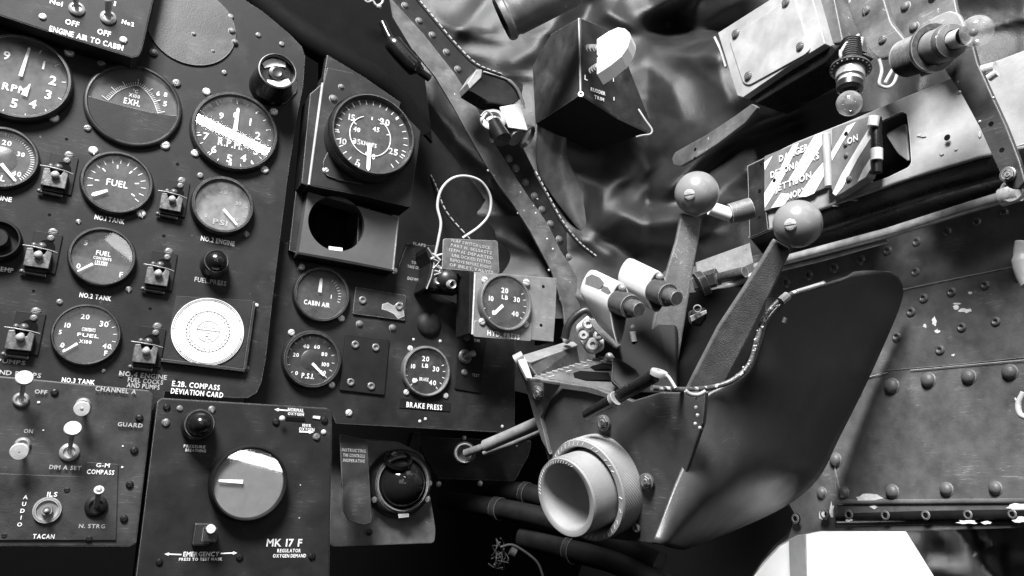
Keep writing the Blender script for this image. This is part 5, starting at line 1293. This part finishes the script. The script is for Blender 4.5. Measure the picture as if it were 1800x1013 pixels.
bm = B(); tube(bm, [fq.w(CAM + ray(1112, 583) * .575), fq.w(CAM + ray(1115, 600) * .575)], .0022, 8); sphere(bm, fq.w(CAM + ray(1112, 575) * .575), .0018, 8, 6); obj('paint_chip', bm, LIGHTG, q)

slab('lever_gap_shade', fq, q, [(1136, 520, .63), (1222, 513, .62), (1300, 492, .61), (1345, 500, .60), (1345, 560, .58), (1300, 665, .56), (1250, 700, .555), (1140, 700, .56), (1120, 560, .62)], .004, VOID)  # black sheet added to stand for the shadow between the levers
# wheel: inner and outer knurled rings
fwh = Fr('C', 1060, 850, .525); fwh.set((xx, yx, nz))
wh = thing('friction_wheel', 'big pale grey double friction wheel with hollow centre and knurled rims', 'wheel', fwh)
Lw = (Bw - Aw).length; R1, R2 = .0345, .0262
def knurl(bm, R, z0, z1, n=150, rows=14):
    # diamond knurling: alternating raised rings of small facets
    prev = None
    for j in range(rows + 1):
        z = z0 + (z1 - z0) * j / rows
        ring = [bm.verts.new(((R + (.00028 if (i + j) % 2 else 0)) * math.cos(2 * PI * i / n), (R + (.00028 if (i + j) % 2 else 0)) * math.sin(2 * PI * i / n), z)) for i in range(n)]
        if prev:
            for i in range(n): bm.faces.new((prev[i], prev[(i + 1) % n], ring[(i + 1) % n], ring[i]))
        prev = ring
bm = B(); knurl(bm, R1, .003, Lw * .46); lathe(bm, [(R1, 0), (R1, .003)], 72); lathe(bm, [(R1, Lw * .46), (R1 - .0006, Lw * .5), (R1 - .0045, Lw * .5), (R1 - .0052, Lw * .47), (R1 - .0056, .004), (0, .004)], 96); obj('outer_ring', bm, WHEEL, wh)
bm = B(); knurl(bm, R2, .004, Lw * .95, 120, 20); lathe(bm, [(R2, Lw * .95), (R2 - .0006, Lw), (R2 - .0042, Lw), (R2 - .0052, Lw * .97), (R2 - .0062, Lw * .7), (R2 - .0085, Lw * .55), (R2 - .013, Lw * .45), (0, Lw * .42)], 96); o = obj('inner_ring', bm, WHEEL, wh, 50)
bm = B()
for i in range(46):
    a = 2 * PI * i / 46 + .02; 
    if rng.random() < .8: box(bm, (R1 - .0026) * math.cos(a), (R1 - .0026) * math.sin(a), .0004, .0026, Lw * .5 + .0001, Lw * .5 + .0003, a + rng.uniform(.6, 1.2))
obj('rim_marks', bm, MARK, wh)
bm = B()
for i in range(20):
    a = 2 * PI * (i / 60 + .17); box(bm, (R2 - .0024) * math.cos(a), (R2 - .0024) * math.sin(a), .0004, .002, Lw + .0001, Lw + .0003, a + rng.uniform(.6, 1.2))
obj('rim_marks', bm, MARK, wh)

# levers
def lever(label, pts, ball, br, slot, dep, m=CRACK):
    f = WF(ball[0], ball[1], ball[2]); g = thing('control_lever', label, 'lever', f, 'ball topped levers')
    slab('arm', f, g, pts, .006, m, .0012)
    r = br * ball[2] / F_PX; C = f.w(CAM + ray(*ball[:2]) * ball[2])
    bm = B(); sphere(bm, C, r, 48, 32); obj('ball_knob', bm, KNOB, g, 180)
    v = (CAM + ray(*slot) * ball[2] - (f.M @ C)); dC = (CAM - f.M @ C).normalized()
    h = math.sqrt(max(0, r * r - v.length_squared)); n = (v + dC * h).normalized()
    sc_ = inst('screw', SCREW_B, g, C + n * r * .968, r * .25); sc_.scale = (r * .25, r * .25, r * .16); sc_.rotation_mode = 'QUATERNION'; sc_.rotation_quaternion = n.to_track_quat('Z', 'Y') @ Vector((0, 0, 1)).rotation_difference(Vector((0, 0, 1)))
    return g, f
lever('nearer ball topped lever with broad crackle painted arm, right of the other one', onpl([(1361, 424, .475), (1392, 441, .475), (1240, 665, .508)], [(1361, 422), (1392, 440), (1372, 482), (1328, 571), (1282, 660), (1262, 700), (1200, 700), (1218, 662), (1262, 577), (1307, 509), (1340, 457)]), (1402, 394, .465), 42, (1388, 396), 0)
lever('farther ball topped lever with the smaller looking knob, upright arm behind the white handles', [(1198, 374, .575), (1233, 384, .575), (1229, 420, .575), (1219, 472, .575), (1210, 530, .575), (1192, 640, .575), (1130, 640, .575), (1160, 520, .575), (1174, 470, .575), (1188, 425, .575)], (1225, 340, .57), 38.5, (1211, 343), 0)
f = WF(1225, 560, .53)
g = thing('lever_stop', 'small black stop block with a ring between the two lever arms', 'stop block', f)
slab('block', f, g, [(1214, 548, .53), (1242, 540, .53), (1244, 560, .53), (1232, 576, .53), (1216, 570, .53)], .01, BLACK, .002)
slab('edge', f, g, [(1213, 556, .528), (1242, 545, .528), (1243, 551, .528), (1216, 566, .528)], .002, GREYP, .0004)
bm = B(); P = f.w(CAM + ray(1226, 543) * .525); lathe(bm, [(.003, 0), (.0024, .001), (.002, 0), (.0024, -.001)], 16, M=axisM(P, f.Mi.to_3x3() @ (-ray(1226, 543)).normalized()), closed=True); obj('ring', bm, ALU, g, 60)

def handle(label, dx, dy, dd, worn):
    f = WF(1070 + dx, 530 + dy, .58 + dd); g = thing('throttle_lever', label, 'throttle lever', f, 'white throttle levers')
    pr = [(1083, 500), (1091, 495), (1099, 502), (1105, 513), (1103, 545), (1098, 580), (1091, 606), (1083, 603), (1077, 580), (1071, 545), (1070, 530), (1075, 514)]
    if not worn: pr = [(x, y if y < 550 else 550 + (y - 550) * .35) for x, y in pr]
    c = Vector((sum(p[0] for p in pr) / len(pr), sum(p[1] for p in pr) / len(pr)))
    bm = B(); rows = []
    pr3 = rpoly(pr, 6, 3)
    for t, sx in ((0, .82), (.06, .96), (.15, 1), (1., 1.)):
        row = []
        for x, y in pr3:
            X = c.x + (x - c.x) * (sx) ; Y = c.y + (y - c.y) * sx
            low = max(0, (y - 540) / 66) ; X -= 53 * (1 - t) * (1 - .35 * low); Y -= (25 + 10 * low) * (1 - t)
            row.append(bm.verts.new(f.w(CAM + ray(X + dx, Y + dy) * (.60 + dd - .03 * t))))
        rows.append(row)
    n = len(pr3)
    for a, b in zip(rows[:-1], rows[1:]):
        for i in range(n): bm.faces.new((a[i], a[(i + 1) % n], b[(i + 1) % n], b[i]))
    bm.faces.new(rows[0][::-1]); bm.faces.new(rows[-1])
    obj('grip', bm, CHIPW, g, 50, bevel=.0006)
    bm = B(); a = []; b_ = []
    for x, y in pr3:
        X = c.x + (x - c.x) * .9 + dx; Y = c.y + (y - c.y) * .93 + dy
        a.append(bm.verts.new(f.w(CAM + ray(X + 1, Y + .5) * (.5685 + dd)))); b_.append(bm.verts.new(f.w(CAM + ray(X, Y) * (.571 + dd))))
    bm.faces.new(a); bm.faces.new(b_[::-1])
    for i in range(n): bm.faces.new((a[i], b_[i], b_[(i + 1) % n], a[(i + 1) % n]))
    obj('end_cap', bm, BEZEL, g, bevel=.0004)
    W = lambda x, y, d: f.w(CAM + ray(x + dx, y + dy) * (d + dd))
    P0, P1, P3 = W(1086, 531, .572), W(1108, 540, .558), W(1124, 545, .549)
    bm = B(); k = (.56 + dd) / F_PX; ax = (P3 - P0).normalized(); L = (P1 - P0).length
    lathe(bm, [(0, 0), (22 * k, 0), (22 * k, L * .85), (20.5 * k, L), (16 * k, L), (15.5 * k, L * .9), (0, L * .9)], 40, M=axisM(P0, ax)); obj('button_housing', bm, mat('housing_grey', .06, .4, mott=.3, wear=.3), g, 40)
    L2 = (P3 - P0).length
    bm = B(); lathe(bm, [(14.5 * k, L * .9), (14.5 * k, L2 * .9), (12.5 * k, L2), (0, L2)], 32, M=axisM(P0, ax)); obj('button', bm, SCREWD, g, 40)
    bm = B(); sphere(bm, W(1094, 507, .567), .0028, 16, 10); sphere(bm, W(1106, 550, .555), .0016, 10, 8); obj('cap_screw', bm, ALU, g, 60)
    if worn:
        for bl in ([(1030, 488), (1040, 482), (1054, 488), (1062, 498), (1056, 506), (1050, 512), (1040, 508), (1028, 502)], [(1060, 503), (1068, 505), (1073, 512), (1068, 520), (1060, 516), (1056, 511)]):
            nrm = None
            slab('worn_patch', f, g, [(x + dx, y + dy, .60 + dd - .03 * ((x - 1033) / 53) - .0075 + (0.02 * max(0, (1 - (y - (478 + (x - 1033) * .5)) / 60)) * 0)) for x, y in bl], .0003, KNOB, 0)
handle('nearer white throttle handle with a worn grey patch, left one of the pair', 0, 0, -.05, True)
handle('farther clean white throttle handle, right one of the pair', 66, -20, -.038, False)

# shroud
f = WF(1300, 750, .5)
sh = thing('lever_shroud', 'big curved black sheet metal shroud sweeping from the levers down to a grey tip', 'shroud', f)
Lc = [(1448, 499, .515), (1388, 518, .508), (1345, 560, .503), (1330, 600, .50), (1308, 652, .498), (1262, 682, .497), (1236, 698, .495), (1224, 740, .491), (1206, 800, .480), (1180, 865, .467), (1148, 956, .450)]
Rc = [(1500, 482, .55), (1562, 477, .575), (1582, 500, .59), (1580, 530, .60), (1556, 590, .61), (1515, 680, .62), (1470, 770, .625), (1435, 838, .625), (1380, 885, .635), (1290, 928, .63), (1200, 962, .55)]
def rs(pts, n):
    S = spline(pts, 12); d = [0]
    for a, b in zip(S[:-1], S[1:]): d.append(d[-1] + math.hypot(b.x - a.x, b.y - a.y))
    out = []
    for i in range(n):
        t = d[-1] * i / (n - 1); k = max(j for j in range(len(d)) if d[j] <= t + 1e-9); k = min(k, len(S) - 2)
        u = (t - d[k]) / max(1e-9, d[k + 1] - d[k]); out.append(S[k].lerp(S[k + 1], u))
    return out
Ls, Rs = rs(Lc, 48), rs(Rc, 48)
bm = B(); G = []
for i in range(48):
    row = []
    for j in range(29):
        u = j / 28; p = Ls[i].lerp(Rs[i], u); tt = i / 47; e_ = 1.0 + 2.2 * min(1, tt * tt * 1.6); bul = (Rs[i].z - Ls[i].z) * (u ** e_ - u) - .002 * tt * math.sin(PI * min(1, u / .6))
        row.append(bm.verts.new(f.w(CAM + ray(p.x, p.y) * (p.z + bul))))
    G.append(row)
for i in range(47):
    for j in range(28): bm.faces.new((G[i][j], G[i][j + 1], G[i + 1][j + 1], G[i + 1][j]))
o = obj('sheet', bm, SHROUD, sh, 180); m_ = o.modifiers.new('thick', 'SOLIDIFY'); m_.thickness = .0022
bm = B(); tube(bm, spline([f.w(CAM + ray(x, y) * d) for x, y, d in ((1146, 682, .455), (1190, 685, .465), (1240, 683, .488), (1285, 670, .490), (1316, 642, .492), (1331, 598, .494), (1343, 560, .497), (1364, 534, .500), (1389, 518, .503), (1420, 508, .507), (1448, 498, .511))], 6), .0017, 10)
obj('rim_rod', bm, mat('chipped_rod', .10, .35, .3, mott=.5, msc=200, bump=.5, bsc=500, wear=0, spots=1.6, spot_sc=170), sh, 60)
bm = B()
for i in range(26):
    t = rng.random(); S = [(1300, 662, .490), (1322, 625, .491), (1332, 590, .493), (1345, 555, .496), (1372, 528, .500)]
    k = min(3, int(t * 4)); u = t * 4 - k; a = Vector(S[k]).lerp(Vector(S[k + 1]), u); sphere(bm, f.w(CAM + ray(a.x + rng.uniform(-4, 4), a.y + rng.uniform(-4, 4)) * (a.z - .002)), rng.uniform(.0003, .0009), 6, 4)
obj('chipped_paint', bm, LIGHTG, sh); bm = B(); tube(bm, [f.w(CAM + ray(1372, 530) * .498), f.w(CAM + ray(1384, 520) * .500)], .003, 8); obj('bare_metal_edge', bm, LIGHTG, sh); bm = B(); tube(bm, [f.w(CAM + ray(1400, 513) * .503), f.w(CAM + ray(1446, 499) * .510)], .0014, 8)
for x, y in ((1223, 716), (1226, 730), (1222, 745), (1230, 752), (1224, 700), (1238, 690)): sphere(bm, f.w(CAM + ray(x, y) * .449), .0011, 6, 4)
obj('bare_metal_edge', bm, LIGHTG, sh)
bm = B(); tube(bm, spline([f.w(CAM + ray(x, y) * .447) for x, y in ((1205, 687), (1214, 693), (1228, 694), (1240, 688))], 5), .0012, 8); obj('tie_wire', bm, LIGHTG, sh, 60)
bm = B()
for x, y, d in ((1225, 863, .478), (1201, 907, .484)): sphere(bm, f.w(CAM + ray(x, y) * (d + .004)), .0026, 12, 8)
obj('hole', bm, VOID, sh)
bm = B()
for x, y, d in ((1550, 492, .585), (1495, 552, .575), (1379, 563, .50)): tube(bm, [f.w(CAM + ray(x - 1.5, y + 4) * d), f.w(CAM + ray(x + 1.5, y - 4) * d)], .0013, 8)
obj('stud', bm, LIGHTG, sh, 60)
# black bar handle
f = WF(1090, 700, .49)
g = thing('locking_lever', 'black rubber covered bar handle with a pale metal end lying over the quadrant', 'handle', f)
W = lambda x, y, d: f.w(CAM + ray(x, y) * d)
bm = B(); tube(bm, [W(1028, 731, .51), W(1036, 727, .508), W(1090, 696, .49), W(1150, 661, .472)], [.0028, .0036, .0042, .0044], 20); obj('grip', bm, BLACK, g, 60)
bm = B(); tube(bm, [W(1077, 704, .490), W(1083, 700, .488)], .0047, 20); obj('worn_band', bm, GREYP, g, 50)
bm = B(); lathe(bm, [(0, -.0015), (.0052, -.0015), (.0056, .0005), (.005, .002), (.002, .0022), (.0018, .001), (0, .001)], 24, M=axisM(W(1158, 657, .467), f.Mi.to_3x3() @ Vector((.0, -.45, .9)))); tube(bm, spline([W(1166, 655, .466), W(1176, 664, .462), W(1188, 683, .456)], 5), .0011, 8); obj('metal_end', bm, LIGHTG, g, 50)

# ================================================================== under the panels
f = Fr('P', 690, 850, .70)
g = thing('ball_socket', 'glossy black ball in a round collar on a grey mounting plate at the bottom', 'ball vent', f)
plate('mounting_plate', f, g, [(582, 768), (700, 776), (745, 800), (766, 930), (764, 955), (580, 962)], -.003, 0, GREYM, r=.004, bevel=.0008)
R = f.rad(706, 850, 112, .01); c = f.l(706, 850, .01)
bm = B(); lathe(bm, [(R, 0), (R, .006), (R * .93, .012), (R * .84, .014), (R * .8, .012), (R * .77, .004)], 56, c.x, c.y); obj('collar', bm, BEZEL, g, 40)
bm = B(); lathe(bm, [(R * .78, .013), (R * .82, .0145), (R * .78, .016), (R * .74, .0145)], 56, c.x, c.y, closed=True); obj('inner_ring', bm, GREYM, g, 60)
bm = B(); sphere(bm, (c.x, c.y, .006), R * .74, 40, 24); obj('ball', bm, mat('ball_black', .01, .08, mott=.1, bump=0), g, 180)
bm = B(); q_ = f.l(702, 812, .022); lathe(bm, [(R * .42, 0), (R * .40, .004), (R * .34, .003), (R * .3, -.002), (0, -.004)], 28, M=axisM((q_.x, q_.y, .018), (-.05, .75, .55))); obj('spout', bm, BLACK, g, 50)
fasten(f, g, SCREW_D, [(693, 799, 6), (658, 879, 6), (751, 878, 6), (754, 850, 6)], 6, .012)
plate('white_mark', f, g, [(700, 904), (719, 903), (719, 909), (701, 911)], .0142, .0148, LIGHTG, bevel=.0002)
f = Fr('P', 622, 840, .672)
g = thing('instruction_plate', 'narrow dark plate with small lettering about inoperative controls, left of the glossy ball', 'plate', f)
plate('plate', f, g, [(597, 762), (640, 772), (646, 780), (654, 918), (640, 923), (612, 915), (603, 898)], 0, .002, BOXG, r=.003, bevel=.0006)
for i, (s, w) in enumerate((('INSTRUCTING', 42), ('THE CONTROLS', 38), ('INOPERATIVE', 38))): caption(f, g, s, 622, 792 + i * 9, w, 5.5, .002, MARKD)
fasten(f, g, SCREW_P, [(649, 936)], 6, -.02)
f = Fr('P', 840, 800, .72)
g = thing('lower_bracket', 'dark bracket plate under the sub panel carrying the rod joint', 'bracket', f)
plate('plate', f, g, [(730, 768), (935, 775), (930, 800), (905, 846), (770, 842), (745, 800)], -.003, 0, PANEL2, r=.003, bevel=.0006)
fasten(f, g, RIVETB, [(816, 770, 4), (771, 851, 5), (844, 850, 5), (908, 783, 2.5), (948, 762, 3)], 4, .001, 'stud')
plate('gusset', f, g, [(728, 760), (738, 760), (736, 815), (716, 800)], .0, .012, PANEL2, bevel=.0004)
f = WF(820, 797, .66)
W = lambda x, y, d=.64: f.w(CAM + ray(x, y) * d)
g = thing('control_rods', 'two pale grey control rods running from the quadrant to a ringed joint', 'rod', f)
bm = B(); tube(bm, [W(853, 784, .645), W(900, 764, .63), W(960, 738, .60)], .0052, 18); tube(bm, [W(851, 796, .66), W(905, 778, .645), W(962, 752, .62)], .0028, 14); obj('rod', bm, mat('rod_grey', .22, .5, mott=.25, msc=80, bump=.3), g, 60)
bm = B(); tube(bm, [W(818, 797, .655), W(856, 784, .645)], .0034, 14); obj('rod_end', bm, GREYM, g, 60)
bm = B(); lathe(bm, [(.0085, -.006), (.010, 0), (.0088, .003), (.0066, .003), (.006, -.002), (0, -.002)], 32, M=axisM(W(817, 797, .66), f.Mi.to_3x3() @ (-ray(817, 797)).normalized())); obj('joint_ring', bm, BEZEL, g, 40)
bm = B(); lathe(bm, [(.0078, .0025), (.0085, .0035), (.0078, .0042), (.007, .0035)], 32, M=axisM(W(817, 797, .66), f.Mi.to_3x3() @ (-ray(817, 797)).normalized()), closed=True); obj('joint_rim', bm, SCREWD, g, 60)
for lab, pts, r in (('thick black pipe crossing behind the pale wheel at the bottom', [(780, 880, .80), (870, 893, .76), (960, 912, .72), (1060, 945, .68), (1160, 990, .64)], .010), ('upper black pipe just under the control rods', [(850, 860, .80), (920, 866, .77), (990, 884, .74), (1060, 900, .72)], .010), ('lowest dark pipe at the bottom edge below the pale wheel', [(920, 945, .74), (1000, 965, .70), (1090, 990, .66), (1180, 1040, .62)], .011)):
    f = WF(*pts[0]); g = thing('pipe', lab, 'pipe', f, 'dark pipes at the bottom')
    bm = B(); tube(bm, spline([f.w(CAM + ray(x, y) * d) for x, y, d in pts], 6), r, 18); obj('tube', bm, BLACKM, g, 60)
    bm = B(); a = f.w(CAM + ray(pts[1][0], pts[1][1]) * pts[1][2]); b = f.w(CAM + ray(pts[2][0], pts[2][1]) * pts[2][2]); tube(bm, [a, a.lerp(b, .12)], r * 1.12, 18); obj('clamp', bm, BEZEL, g, 50)
f = WF(880, 970, .70)
g = thing('loose_wiring', 'small tangle of frayed pale wires and a connector at the bottom centre', 'wiring', f)
bm = B()
for i in range(9):
    x, y = rng.uniform(868, 890), rng.uniform(945, 975); P = [f.w(CAM + ray(x + rng.uniform(-10, 10) * k * .6, y + k * rng.uniform(6, 14)) * (.70 + rng.uniform(-.01, .01))) for k in range(4)]; tube(bm, spline(P, 4), .0006, 6)
obj('frayed_wires', bm, mat('dull_wire', .05, .6, mott=.4, bump=0), g, 60)
bm = B(); tube(bm, spline([f.w(CAM + ray(x, y) * .69) for x, y in ((880, 962), (900, 958), (925, 972), (945, 990), (955, 1015))], 5), .0012, 8); tube(bm, [f.w(CAM + ray(897, 968) * .685), f.w(CAM + ray(906, 973) * .685)], .004, 10); obj('lead', bm, MATS['dull_wire'], g, 60)
